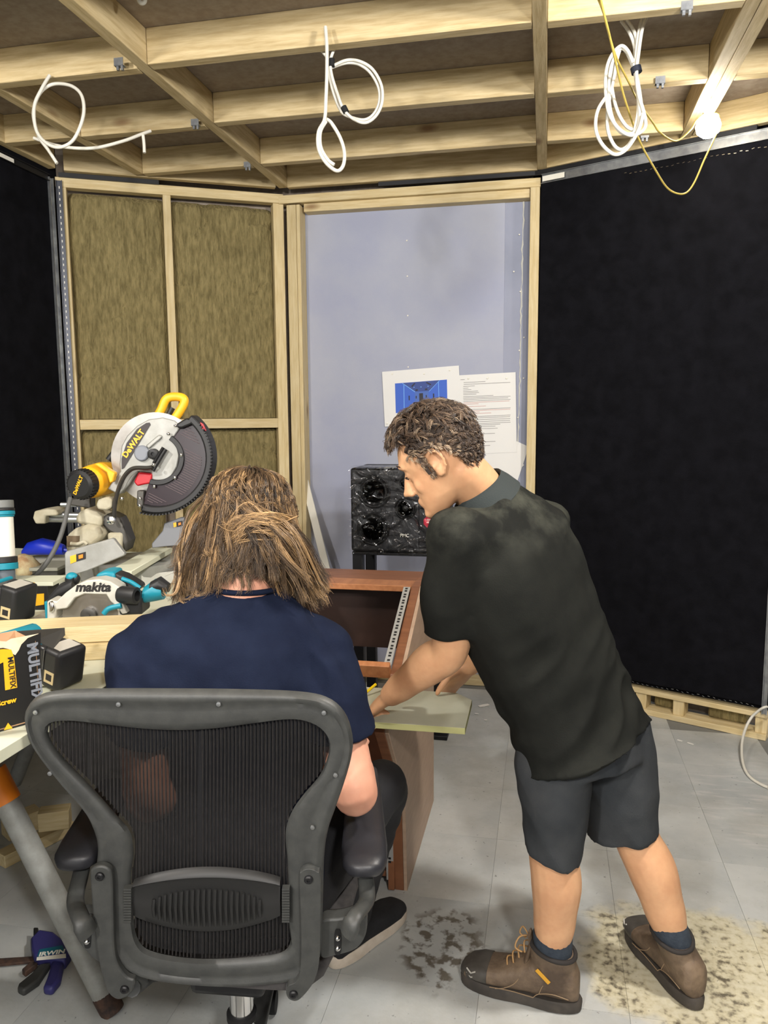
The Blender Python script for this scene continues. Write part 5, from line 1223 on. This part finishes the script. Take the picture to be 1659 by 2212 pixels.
# polo shirt: trunk with sleeves
elS = shL.lerp(elL, .90)
shirt.ell([(shL + (shL - elL).normalized() * .035 + (sp3[4] - shL) * .25, fB * .07, lB * .06), (shL, fB * .082, (lB * .072 + UP * .02)), (shL.lerp(elL, .3), fB * .084 - RT * .0, lB * .072), (shL.lerp(elL, .65), (fB + RT * -.2).normalized() * .084, lB * .070), (elS, (fB + RT * -.2).normalized() * .082, lB * .068)], 24)
shirt.ball(shL.lerp(sp3[4], .35), (.10, .09, .085), 20, 14); shirt.ball(shL.lerp(sp3[4], .06) + UP * .004, (.080, .080, .076), 20, 14); shirt.ball(shR.lerp(sp3[4], .35), (.10, .09, .085), 20, 14); shirt.ball(shR.lerp(sp3[4], .06) + UP * .004, (.080, .080, .076), 20, 14)
shirt.ell([(shR, fB * .075, lB * .07), (shR.lerp(elR, .5), fB * .08, lB * .07), (shR.lerp(elR, .85), fB * .078, lB * .068)], 20)
sdir = (sp3[0] - sp3[4]).normalized(); hemS = (sp3[0] - sp3[4]).length + .0
def wr_shirt(c):
    s = (c - sp3[4]).dot(sdir); q = Vector((c.x * 5, c.y * 5, c.z * 2.2))
    w_ = noise.noise(q * 1.2 + Vector((3, 1, 7))) * .016 + noise.noise(Vector((c.dot(RT) * 13 + c.z * 6, c.dot(AW) * 9, c.z * 4))) * .013
    w_ += abs(noise.noise(Vector((c.dot(RT) * 8 - c.z * 9, c.dot(AW) * 8, c.z * 3 + 4)))) * -.036 * min(1, max(.3, s * 2))
    return w_ * min(1, max(.12, (hemS - s) / .07))
polo = fused(shirt, 'polo_shirt', M['polo'], man, .008, 8, wr_shirt)
# dust on the shoulders of the dark jersey (part of its cloth colour)
def dusty(m, col, z0, z1, amt, sc=7):
    nt = m.node_tree; N = nt.nodes; b = N['Principled BSDF']; src = b.inputs['Base Color'].links[0].from_socket
    g = N.new('ShaderNodeNewGeometry'); sx = N.new('ShaderNodeSeparateXYZ'); nt.links.new(g.outputs['Position'], sx.inputs[0])
    mr = N.new('ShaderNodeMapRange'); mr.inputs[1].default_value = z0; mr.inputs[2].default_value = z1; nt.links.new(sx.outputs[2], mr.inputs[0])
    n = N.new('ShaderNodeTexNoise'); n.inputs['Scale'].default_value = sc; n.inputs['Detail'].default_value = 7; n.inputs['Roughness'].default_value = .65; nt.links.new(g.outputs['Position'], n.inputs['Vector'])
    nr_ = N.new('ShaderNodeMapRange'); nr_.inputs[1].default_value = .42; nr_.inputs[2].default_value = .75; nr_.inputs[4].default_value = amt; nt.links.new(n.outputs[0], nr_.inputs[0])
    mu = N.new('ShaderNodeMath'); mu.operation = 'MULTIPLY'; nt.links.new(mr.outputs[0], mu.inputs[0]); nt.links.new(nr_.outputs[0], mu.inputs[1])
    mx = N.new('ShaderNodeMix'); mx.data_type = 'RGBA'; nt.links.new(mu.outputs[0], mx.inputs[0]); nt.links.new(src, mx.inputs[6]); mx.inputs[7].default_value = lin(col) + (1,)
    nt.links.new(mx.outputs[2], b.inputs['Base Color'])
dusty(M['polo'], (120, 122, 108), 1.22, 1.52, .70, 9)
# collar: a turned-down band round the neck
s5, l5, g5 = axes(5); s5 = (s5 + (hc - nk0).normalized() * .6).normalized(); l5 = (l5 - s5 * l5.dot(s5)).normalized(); g5 = l5.cross(s5); g5 = g5 if g5.dot(fB) > 0 else -g5
cs_ = []
for k in range(40):
    a = 2 * math.pi * k / 40; d = l5 * math.cos(a) + g5 * math.sin(a); c = nk0 - s5 * .012 + (l5 * (math.cos(a) * .069) + g5 * (math.sin(a) * .066))
    dip = -.02 * max(0, math.sin(a)) ; c = c + s5 * dip
    cs_.append([c + s5 * .030, c + s5 * .033 + d * .004, c + s5 * .012 + d * .015, c - s5 * .020 + d * .027, c - s5 * .023 + d * .022, c + s5 * .006 + d * .007, c + s5 * .0 - d * .004])
MB().loft(cs_, False, True).build('collar', mat('collar_jersey', (44, 50, 50), .9, bump=.15, bscale=300), polo, ang=70)
# sleeve hem and shoulder seam
def ringtube(c, a, b, r, nm, m, par, n=36): return MB().tube([c + a * math.cos(2 * math.pi * k / n) + b * math.sin(2 * math.pi * k / n) for k in range(n)], r, 6, closed=True).build(nm, m, par, ang=70)
fA = (fB + RT * -.2).normalized()
# shorts
so = MB()
so.ell([(sp3[0] + axes(0)[0] * .10, axes(0)[1] * .15, axes(0)[2] * .115, 2.3), (sp3[0] + axes(0)[0] * .05, axes(0)[1] * .178, axes(0)[2] * .137, 2.3), (sp3[0] - axes(0)[0] * .03, lB * .172, fB * .132, 2.3), (hipL.lerp(hipR, .5) - UP * .06, lB * .165, fB * .135, 2.3)], 28)
hmL = P(1193, 1852, 1.95); hmR = P(1345, 1802, 2.075)
so.ell([(hipL + UP * .05, RT * .085, AW * .1), (hipL - UP * .06 - RT * .012, RT * .102, AW * .105), (hipL.lerp(hmL, .55) - RT * .004, RT * .092, AW * .098), (hmL + UP * .012, RT * .074, AW * .082), (hmL, RT * .073 - UP * .018, AW * .082)], 24)
so.ell([(hipR + UP * .05, RT * .085, AW * .1), (hipR - UP * .04 + RT * .005, RT * .108, AW * .105), (hipR.lerp(hmR, .55) + RT * .006, RT * .102, AW * .098), (hmR + UP * .012, RT * .096, AW * .088), (hmR, RT * .096 + UP * .012, AW * .088)], 24)
def wr_short(c):
    w_ = noise.noise(Vector((c.dot(RT) * 10, c.dot(AW) * 8, c.z * 4))) * .012 - abs(noise.noise(Vector((c.dot(RT) * 14 + c.z * 9, c.dot(AW) * 6, c.z * 7 + 3)))) * .014
    return w_
sh_ = fused(so, 'shorts', M['short'], man, .008, 6, wr_short)
# socks and boots
def boot(an, heel, df, sd, name):
    """heel: floor point under the heel, df: towards the toe, sd: outer side; built length .30"""
    L = .305; rt_v = UP.cross(df) * -1
    bt = MB(); secs = []
    for t, wv, h0, h1 in ((-.012, .022, .03, .10), (.0, .036, .028, .125), (.05, .043, .028, .140), (.10, .044, .028, .128), (.15, .046, .028, .100), (.20, .051, .028, .084), (.245, .051, .028, .076), (.28, .041, .028, .066), (.298, .022, .03, .050)):
        c = heel + df * (t * L / .30 - .0) + UP * (h0 + h1) / 2; secs.append((c, rt_v * wv, UP * (h1 - h0) / 2, 2.7))
    bt.ell(secs, 24)
    top = an + (an - (heel + df * .06)).normalized() * -.0
    c0, ax = (c0L, axL) if heel is hlL else (c0R, axR)
    bt.ell([(c0 - ax * .02, df * .062, rt_v * .045), (c0 + ax * .035, df * .060, rt_v * .048), (c0 + ax * .075, df * .061 + UP * .012, rt_v * .051), (c0 + ax * .083, df * .056 + UP * .012, rt_v * .047)], 24)
    o = fused(bt, name, M['boot'], man, .0045, 3)
    so_ = MB(); lo_b = []
    for z_, ex in ((.0015, .0), (.004, .004), (.026, .006), (.034, .002)):
        ring = []
        for k in range(40):
            a = 2 * math.pi * k / 40; x = math.cos(a); y = math.sin(a)
            ln = .158 + ex; tx = x * ln; wv = .043 + .011 * max(0, x) ** 1 - .006 * math.exp(-((x + .1) / .25) ** 2) + ex
            ring.append(heel + df * (.143 + math.copysign(abs(x) ** .85, x) * ln) + rt_v * (math.copysign(abs(y) ** .8, y) * wv) + UP * z_)
        lo_b.append(ring)
    so_.loft(lo_b).build('boot_sole', M['bootsole'], o, ang=50)
    cuf = MB(); cp_ = c0 + ax * .080
    cuf.tube([cp_ + (df * .058 + UP * .012) * math.cos(2 * math.pi * k / 30) + rt_v * (.050 * math.sin(2 * math.pi * k / 30)) for k in range(30)], .0062, 8, closed=True)
    cuf.build('padded_collar', mat('boot_collar', (44, 40, 38), .8), o, ang=70)
    # toe cap and laces
    tc = MB(); ts = []
    for t, wv, h1 in ((.225, .0535, .080), (.25, .0525, .0785), (.28, .044, .070), (.300, .026, .055), (.306, .012, .045)):
        c = heel + df * t + UP * (.03 + h1) / 2; ts.append((c, rt_v * wv, UP * (h1 - .028) / 2, 2.6))
    tc.ell(ts, 22).build('toe_cap', mat('dark_toe_cap', (58, 54, 50), .55, var=(80, 76, 70), scale=18), o, ang=60)
    lc = MB()
    for k in range(5):
        c = heel + df * (.172 - k * .015) + UP * (.098 + k * .019)
        lc.tube(smooth_path([c - rt_v * .026 - UP * .012, c + df * .006 + UP * .003, c + rt_v * .026 - UP * .012 - df * .016], 4), .0022, 6)
    c = heel + df * .122 + UP * .176
    for s in (-1, 1): lc.tube(smooth_path([c, c + df * .02 + rt_v * .022 * s + UP * .006, c + df * .03 + rt_v * .03 * s - UP * .02, c + df * .012 + rt_v * .03 * s - UP * .03], 4), .0022, 6)
    rn = -rt_v if rt_v.dot(AW) > 0 else rt_v
    sm = MB()
    def on(t, z_): 
        w_ = np.interp(t, [0, .05, .10, .15, .20, .25], [.036, .0435, .0445, .0465, .0515, .0515]); k_ = 1 - max(0, (z_ - .06)) * 4.5
        return heel + df * t + rn * (w_ * max(.5, k_) + .0012) + UP * z_
    for q in ([(.01, .05), (.05, .058), (.085, .05), (.10, .036)], [(.02, .105), (.055, .098), (.075, .075), (.085, .05)], [(.10, .036), (.16, .04), (.215, .038)], [(.135, .085), (.15, .062), (.175, .045), (.20, .038)]):
        sm.tube(smooth_path([on(*p) for p in q], 5), .0012, 5)
    sm.build('stitching', mat('stitch_tan', (140, 118, 92), .8), o, ang=70)
    cv = MB(); chv = lambda t, z_: heel + df * t + rn * (.046 if t < .27 else .040) + UP * z_
    for z_ in (.052, .064):
        cv.tube([heel + df * .255 + rn * .0475 + UP * (z_ + .003), heel + df * .268 + rn * .0462 + UP * (z_ - .005), heel + df * .281 + rn * .0405 + UP * (z_ + .003)], .0022, 5)
    cv.build('toe_chevron', mat('chevron_grey', (168, 164, 156), .5), o)
    tg = MB(); tc_ = c0 + ax * .085 + df * .055
    tg.ell([(c0 + df * .075 + UP * .0, rt_v * .024, df * .008), (tc_, rt_v * .026, df * .006), (tc_ + ax * .022 + df * .006, rt_v * .022, df * .004)], 14).build('tongue', M['boot'], o, ang=60)
    lc.build('laces', M['lace'], o, ang=70)
    return o, c0, ax, rt_v
for an, hl_, df, nm in ((anL, hlL, dfL, 'boot'), (anR, hlR, dfR, 'boot')):
    o, c0, ax, rv = boot(an, hl_, df, 1, nm)
    MB().ell([(c0 + ax * .03, df * .049, rv * .047), (c0 + ax * .08, df * .050, rv * .048), (c0 + ax * .118, df * .0515, rv * .0495), (c0 + ax * .124, df * .049, rv * .047), (c0 + ax * .120, df * .040, rv * .038)], 22).build('sock', M['sock'], man, ang=70)
    if an is anL:
        nrm = rv if rv.dot(AW) < 0 else -rv; pc = hl_ + df * .075 + UP * .105 + nrm * .0485
        MB().box(pc, .045, .002, .011, ((df * -.72 + UP * -.62).normalized() * -1, nrm, (UP * .72 - df * .62).normalized())).build('side_tab', mat('tab_amber', (206, 152, 44), .5), o, .001)
# short wavy hair
rr = random.Random(11); G = []
cap = MB(); 
def scalp(th, ph, k=1.0):
    """th: 0 front, 180 back, 90 his left; ph: elevation"""
    z = .022 + .098 * math.sin(ph); cr = math.cos(ph)
    k = k * (1 + .055 * abs(math.sin(2 * th)))
    return Hm((.093 * math.cos(th) if math.cos(th) > 0 else .112 * math.cos(th)) * cr * k - .004, z * (k if z > 0 else 1), .0835 * math.sin(th) * cr * k)
def has_hair(th, ph):
    a = abs(math.degrees(th)); e = math.degrees(ph)
    if a < 55: return e > 42 - a * .15
    if a < 72: return e > 16 - (a - 55) * .8
    if a < 82: return e > -24
    if a < 105: return e > 7
    return e > -48 + max(0, 135 - a) * 1.6
for k in range(2100):
    th = rr.uniform(-math.pi, math.pi); ph = math.asin(rr.uniform(-.78, 1))
    if not has_hair(th, ph): continue
    e = math.degrees(ph); a = abs(math.degrees(th))
    r0 = scalp(th, ph); nrm = (scalp(th, ph, 1.08) - r0).normalized()
    Ln = .020 + .016 * max(0, math.sin(ph)) if e > 25 else .013
    if e < 0: Ln = .0055 if a < 90 else .009
    fl = (-hf * .6 - hu * .5) if e < 45 else (hf * (.55 if math.cos(th) > .1 else -.25) - hl * .25 * math.copysign(1, -th))
    fl = fl + Vector((rr.gauss(0, .45), rr.gauss(0, .45), rr.gauss(0, .45)))
    fl = (fl - nrm * fl.dot(nrm)).normalized(); cu = nrm.cross(fl) * rr.uniform(-.7, .7)
    p1 = r0 + nrm * Ln * .45 + fl * Ln * .35; p2 = r0 + nrm * Ln * .62 + fl * Ln * .85 + cu * Ln * .4; p3 = r0 + nrm * Ln * .35 + fl * Ln * 1.35 + cu * Ln * .8
    if e < 7 and a < 90:
        fl = -hu + hf * rr.gauss(0, .15); p1 = r0 + nrm * .0035 + fl * .004; p2 = r0 + nrm * .003 + fl * .008; p3 = r0 + nrm * .0015 + fl * .013
    tone = rr.betavariate(2, 4.2) + (.34 if (a < 115 and e < 18) else 0)
    G.append(([r0 - nrm * .003, p1, p2, p3], tone, .0052))
for k in range(60):
    th = rr.uniform(-.6, .75); r0 = scalp(th, rr.uniform(.62, .85)); nrm = (scalp(th, .7, 1.08) - r0).normalized()
    G.append(([r0, r0 + nrm * .018 + hu * .004, r0 + nrm * .028 + hf * .004 - hu * .002, r0 + nrm * .028 + hf * .008 - hu * .012 + hl * rr.uniform(-.01, .01)], rr.betavariate(2, 4), .006))
strands('hair', hair_mat('short_brown_grey_hair', (48, 38, 32), (100, 80, 64), (176, 154, 128)), man, G, 13, .00105, 5, .004, 5)
vs = []; fs = []; nth, nph = 60, 26
for j in range(nph + 1):
    for i in range(nth):
        th = -math.pi + 2 * math.pi * i / nth; ph = -.85 + (math.pi / 2 + .85) * j / nph; vs.append((th, ph))
vv = [scalp(t_, p_, 1.035) for t_, p_ in vs]
for j in range(nph):
    for i in range(nth):
        ii = (i + 1) % nth; t_, p_ = vs[j * nth + i]
        if has_hair(t_, p_) and has_hair(vs[j * nth + ii][0], p_): fs.append((j * nth + i, j * nth + ii, (j + 1) * nth + ii, (j + 1) * nth + i))
MB().add(vv, fs).build('hair_base', mat('hair_root', (60, 50, 43), .8), man, ang=180)

# ------------------------------------------------------------------ the seated man
sit = thing('person', 'seated person with long brown hair and navy t-shirt in the office chair', 'person', (-.63, 1.5, 0))
b2 = MB(); ts_ = MB()
nb = P(530, 1270, 1.60); ch_ = P(505, 1420, 1.55)
shl, shr = P(300, 1400, 1.585), P(700, 1398, 1.63)
pel = Vector((-.625, 1.44, .56)); wa = Vector((-.628, 1.45, .74)); cst = Vector((-.632, 1.475, .93)); shc = (shl + shr) / 2
sl2 = (shr - shl).normalized(); fw2 = UP.cross(sl2)
body_s = [(pel, sl2 * .17, fw2 * .12, 2.4), (wa, sl2 * .16, fw2 * .115, 2.4), (cst, sl2 * .175, fw2 * .125, 2.4), (shc - UP * .02, sl2 * .18, fw2 * .105, 2.4), (shc + UP * .05, sl2 * .12, fw2 * .08, 2.2), (nb, sl2 * .062, fw2 * .06)]
b2.ell(body_s, 26)
ts_.ell([(pel - UP * .03, sl2 * .185, fw2 * .13, 2.4), (wa, sl2 * .18, fw2 * .128, 2.4), (cst, sl2 * .195, fw2 * .138, 2.4), (shc - UP * .05, sl2 * .205, fw2 * .125, 2.4), (shc + UP * .015, sl2 * .185, fw2 * .108, 2.3), (shc + UP * .062, sl2 * .125, fw2 * .085, 2.2), (nb - UP * .006, sl2 * .075, fw2 * .07)], 32)
elr = P(766, 1708, 1.55); ell_ = elr + (shl - shr) * 1.06 - AW * .0 + UP * .0; 
wrr = Vector((-.50, 1.93, .765)); wrl = Vector((-.80, 1.90, .765))
wrr = elr + (wrr - elr).normalized() * .255
for s, e, w_, sg in ((shr, elr, wrr, 1), (shl, ell_, None, -1)):
    if w_ is None:
        w_ = e + (Vector((-.72, 1.86, .80)) - e).normalized() * .25
    limb(b2, [s, s.lerp(e, .5), e, e.lerp(w_, .3), e.lerp(w_, .8), w_], [.045, .048, .046, .045, .033, .028], 18)
    hand(b2, w_, (w_ - e).normalized() * .8 + UP * -.18, UP, -sl2 * sg, .35)
    hem = s.lerp(e, .62); d = (e - s).normalized()
    ts_.ell([(s - d * .03 - sl2 * (.05 * sg), fw2 * .075, sl2 * .05), (s, fw2 * .085, sl2 * .068), (s.lerp(e, .3), fw2 * .086, sl2 * .074 + UP * .012 * sg), (hem - d * .01, fw2 * .082, sl2 * .074 + UP * .014 * sg), (hem, fw2 * .082, sl2 * .074 + UP * .014 * sg)], 24)
limb(ts_, [shl - UP * .012, shl.lerp(nb, .45) - UP * .028, nb - UP * .045, shr.lerp(nb, .45) - UP * .028, shr - UP * .012], [.072, .074, .070, .074, .072], 20)
hc2 = P(542, 1130, 1.69)
hf2 = (AW * .93 - UP * .30 + RT * .10).normalized(); hu2 = (UP * .93 + AW * .28); hu2 = (hu2 - hf2 * hu2.dot(hf2)).normalized(); hl2 = hu2.cross(hf2).normalized()
H2 = head(b2, hc2, hf2, hu2, hl2, True, 1.0); ear(b2, H2, hf2, hu2, hl2, 1); ear(b2, H2, hf2, hu2, hl2, -1)
limb(b2, [nb - UP * .04, nb + UP * .03, H2(-.035, -.04)], [.066, .060, .058], 20)
hpR, hpL = pel + sl2 * .095 - UP * .03, pel - sl2 * .095 - UP * .03
knr, knl = P(822, 1700, 1.98), Vector((-.84, 1.90, .60)); heel = PZ(722, 2086, 0); toe = PZ(872, 1968, 0); dfs = (toe - heel).normalized()
anr = heel + dfs * .075 + UP * .12; anl = Vector((-.86, 1.95, .12))
for h, k, a in ((hpR, knr, anr), (hpL, knl, anl)): limb(b2, [h, h.lerp(k, .5), k, k.lerp(a, .3), a], [.08, .068, .052, .05, .036], 16)
dfl_ = Vector((-.1, .995, 0)).normalized(); hel2 = Vector((-.855, 1.88, 0))
for a, h, d in ((anr, heel, dfs), (anl, hel2, dfl_)): limb(b2, [a, h + d * .08 + UP * .055, h + d * .2 + UP * .045], [.036, .034, .028], 12)
fused(b2, 'body', M['skin_b'], sit, .0055, 4)
def wr_t(c):
    w_ = noise.noise(Vector((c.x * 6, c.y * 6, c.z * 3)) + Vector((9, 2, 4))) * .006
    sdist = min((c - shr).length, (c - shl).length); k_ = max(0, 1 - sdist / .26)
    w_ -= abs(noise.noise(Vector((c.dot(sl2) * 11 + c.z * 12, c.y * 6, c.z * 5)))) * .024 * k_
    kr = max(0, 1 - (c - shr).length / .30); w_ -= .007 * kr * max(0, math.sin((c - shr).dot(sl2) * 75 + c.z * 46 + noise.noise(c * 9) * 2.5))
    return w_ + noise.noise(Vector((c.dot(sl2) * 16 + c.z * 5, c.y * 9, c.z * 7))) * .0025
tee = fused(ts_, 't_shirt', M['navy'], sit, .008, 8, wr_t)
ringtube(nb + UP * .004, sl2 * .071, fw2 * .066, .006, 'neck_rib', M['navy'], tee)
tr_ = MB()
tr_.ell([(pel + UP * .10, sl2 * .17, fw2 * .12, 2.4), (pel - UP * .03, sl2 * .185, fw2 * .14, 2.4), (pel - UP * .055, sl2 * .17, fw2 * .12, 2.4)], 24)
for h, k, a in ((hpR, knr, anr), (hpL, knl, anl)): limb(tr_, [h, h.lerp(k, .5), k, k.lerp(a, .35), k.lerp(a, .85), a - (a - k).normalized() * .0], [.098, .086, .072, .068, .058, .056], 20)
def wr_tr(c): return noise.noise(Vector((c.x * 9, c.y * 7, c.z * 14))) * .006 - abs(noise.noise(Vector((c.x * 12, c.y * 9, c.z * 22)))) * .006
fused(tr_, 'trousers', M['trouser'], sit, .008, 5, wr_tr)
M['suede'] = mat('black_suede', (26, 26, 28), .9, var=(36, 36, 38), scale=25, bump=.1, bscale=200); M['midsole'] = mat('cream_midsole', (214, 202, 186), .7, var=(196, 182, 164), scale=18)
def trainer(hl_, df, a):
    rv = df.cross(UP); bt = MB(); secs = []
    for t, wv, h1 in ((-.008, .02, .085), (.004, .034, .10), (.05, .041, .108), (.10, .042, .100), (.15, .045, .085), (.20, .049, .074), (.25, .049, .066), (.285, .038, .058), (.302, .02, .046)):
        secs.append((hl_ + df * t + UP * (.02 + h1) / 2, rv * wv, UP * (h1 - .02) / 2, 2.6))
    bt.ell(secs, 24); c0 = hl_ + df * .055 + UP * .08
    bt.ell([(c0, df * .056, rv * .042), (c0 + UP * .055 + df * .004, df * .058, rv * .046), (c0 + UP * .062 + df * .004, df * .05, rv * .04)], 20)
    o = fused(bt, 'trainer', M['suede'], sit, .0045, 3)
    lo_b = []
    for z_, ex in ((.0015, .0), (.004, .005), (.022, .006), (.036, .001)):
        ring = []
        for k in range(40):
            an = 2 * math.pi * k / 40; x = math.cos(an); y = math.sin(an); wv = .042 + .010 * max(0, x) - .005 * math.exp(-((x + .1) / .25) ** 2) + ex
            ring.append(hl_ + df * (.146 + math.copysign(abs(x) ** .85, x) * (.158 + ex)) + rv * (math.copysign(abs(y) ** .8, y) * wv) + UP * (z_ + .012 * max(0, x - .75) * (z_ > .01)))
        lo_b.append(ring)
    MB().loft(lo_b).build('midsole', M['midsole'], o, ang=50)
    return o, rv
o, rv = trainer(heel, dfs, anr); trainer(hel2, dfl_, anl)
q0 = heel + dfs * .035 + rv * .0445 + UP * .085
lg_ = MB(); wh = mat('white_thread', (190, 190, 188), .6)
for a, b in (((0, 0), (.005, .012)), ((.005, .012), (.010, .026)), ((.004, .014), (-.014, .010)), ((.005, .012), (.018, .013)), ((0, 0), (-.014, -.012)), ((-.014, -.012), (-.026, -.016)), ((0, 0), (.012, -.010)), ((.012, -.010), (.022, -.006))):
    lg_.tube([q0 + dfs * a[0] + UP * a[1], q0 + dfs * b[0] + UP * b[1]], .0014, 5)
lg_.ball(q0 + dfs * .011 + UP * .031, .0026, 8, 6); lg_.build('heel_emblem', wh, o)
# long hair: guides measured from the photo, combed over the head
rr = random.Random(23); G = []
def sc2(th, ph, k=1.0):
    z = .010 + .112 * math.sin(ph); cr = math.cos(ph); ct = math.cos(th)
    return H2((.098 * ct if ct > 0 else .112 * ct) * cr * k - .004, z, .083 * math.sin(th) * cr * k)
def tgt(u, v, t): return P(u, v, t)
for k in range(760):
    th = rr.uniform(-math.pi, math.pi); ph = math.asin(rr.uniform(.05, 1)); 
    if abs(th) < 1.0 and ph < 1.0: continue
    r0 = sc2(th, ph); 
    lat = (r0 - hc2).dot(RT) / .085 + rr.gauss(0, .22)          # -1 left of the photo .. 1 right
    m1 = sc2(th if abs(th) > 1.3 else math.copysign(1.3 + rr.uniform(0, .5), th), ph * .45, 1.10 + rr.uniform(0, .08))
    if lat < -.15:
        u = rr.uniform(372, 500) if lat < -.5 else rr.uniform(420, 540); v = rr.uniform(1215, 1300); t = rr.uniform(1.585, 1.66)
        m2 = tgt(u * .55 + 455 * .45 + rr.gauss(0, 12), 1170 + rr.gauss(0, 14), 1.615 + rr.gauss(0, .02))
        e = tgt(u, v, t); e2 = tgt(u + rr.uniform(-18, 42), v + rr.uniform(-4, 14), t)
        if lat > -.5:
            t = rr.uniform(1.525, 1.55); m2 = tgt(u * .6 + 480 * .4, 1168 + rr.gauss(0, 12), 1.55 + rr.gauss(0, .01)); e = tgt(u, v - 30, t); e2 = tgt(u + rr.uniform(-25, 15), v - 12, t)
    elif lat > .25:
        u = rr.uniform(610, 705); v = rr.uniform(1225, 1300); t = rr.uniform(1.60, 1.68)
        m2 = tgt(u * .35 + 612 * .65 + rr.gauss(0, 10), 1178 + rr.gauss(0, 16), 1.63 + rr.gauss(0, .02))
        e = tgt(u, v, t); e2 = tgt(u + rr.uniform(0, 16), v + rr.uniform(4, 24), t)
    elif rr.random() < .55:
        u = rr.uniform(470, 600); v = rr.uniform(1205, 1245); t = rr.uniform(1.515, 1.535)
        m2 = tgt(u * .6 + 545 * .4 + rr.gauss(0, 14), 1165 + rr.gauss(0, 12), 1.545 + rr.gauss(0, .01))
        e = tgt(u, v, t); e2 = tgt(u + rr.uniform(-16, 16), v + rr.uniform(4, 16), t)
    else:
        u = rr.uniform(560, 690); v = rr.uniform(1200, 1290); t = rr.uniform(1.535, 1.60)
        m2 = tgt(u * .5 + 545 * .5 + rr.gauss(0, 18), 1165 + rr.gauss(0, 16), 1.54 + rr.gauss(0, .012))
        e = tgt(u, v, t); e2 = tgt(u + rr.uniform(-6, 16), v + rr.uniform(0, 20), t)
    tone = rr.betavariate(2, 2.6) * .85 + (.12 if v > 1250 else 0)
    G.append(([r0, r0.lerp(m1, .5) + (r0 - hc2).normalized() * .012, m1, m2, e, e2], tone, .0095))
G2 = []
for k in range(26):        # fair strands blown across the back of the head
    v = 1128 + rr.gauss(0, 16); a = tgt(636 + rr.gauss(0, 4), v + 18 + rr.gauss(0, 8), 1.60); 
    G2.append(([a, tgt(590, v + 4 + rr.gauss(0, 10), 1.53), tgt(540, v + rr.gauss(0, 14), 1.525), tgt(505, v + 16 + rr.gauss(0, 16), 1.53), tgt(480 + rr.gauss(0, 16), v + 34 + rr.gauss(0, 24), 1.54)], .8 + rr.gauss(0, .15), .008))
for k in range(14):        # curled ends on the collar
    u = rr.choice((385, 420, 450, 530, 545)); v = 1270 + rr.gauss(0, 10); s = rr.choice((-1, 1))
    G.append(([tgt(u, v - 60, 1.60), tgt(u + 4, v - 20, 1.575), tgt(u + 6 * s, v + 18, 1.565), tgt(u + 26 * s, v + 24, 1.565), tgt(u + 34 * s, v + 8, 1.57)], .6 + rr.gauss(0, .2), .005))
hm2 = hair_mat('long_brown_hair', (50, 39, 30), (106, 84, 61), (202, 164, 116), .38)
strands('hair_wisp', hm2, sit, G2, 5, .0007, 9, .004, 12, .3)
strands('hair', hm2, sit, G, 20, .0007, 8, .004, 12, .3)
vs = []; fs = []; vv = []
for j in range(23):
    for i in range(60):
        th = -math.pi + 2 * math.pi * i / 60; ph = -.65 + (math.pi / 2 + .65) * j / 22; vs.append((th, ph)); vv.append(sc2(th, ph, 1.03))
for j in range(22):
    for i in range(60):
        ii = (i + 1) % 60; t_, p_ = vs[j * 60 + i]
        if abs(t_) > 1.25 or p_ > .75: fs.append((j * 60 + i, j * 60 + ii, (j + 1) * 60 + ii, (j + 1) * 60 + i))
MB().add(vv, fs).build('hair_base', mat('hair_root_brown', (62, 48, 36), .8), sit, ang=180)
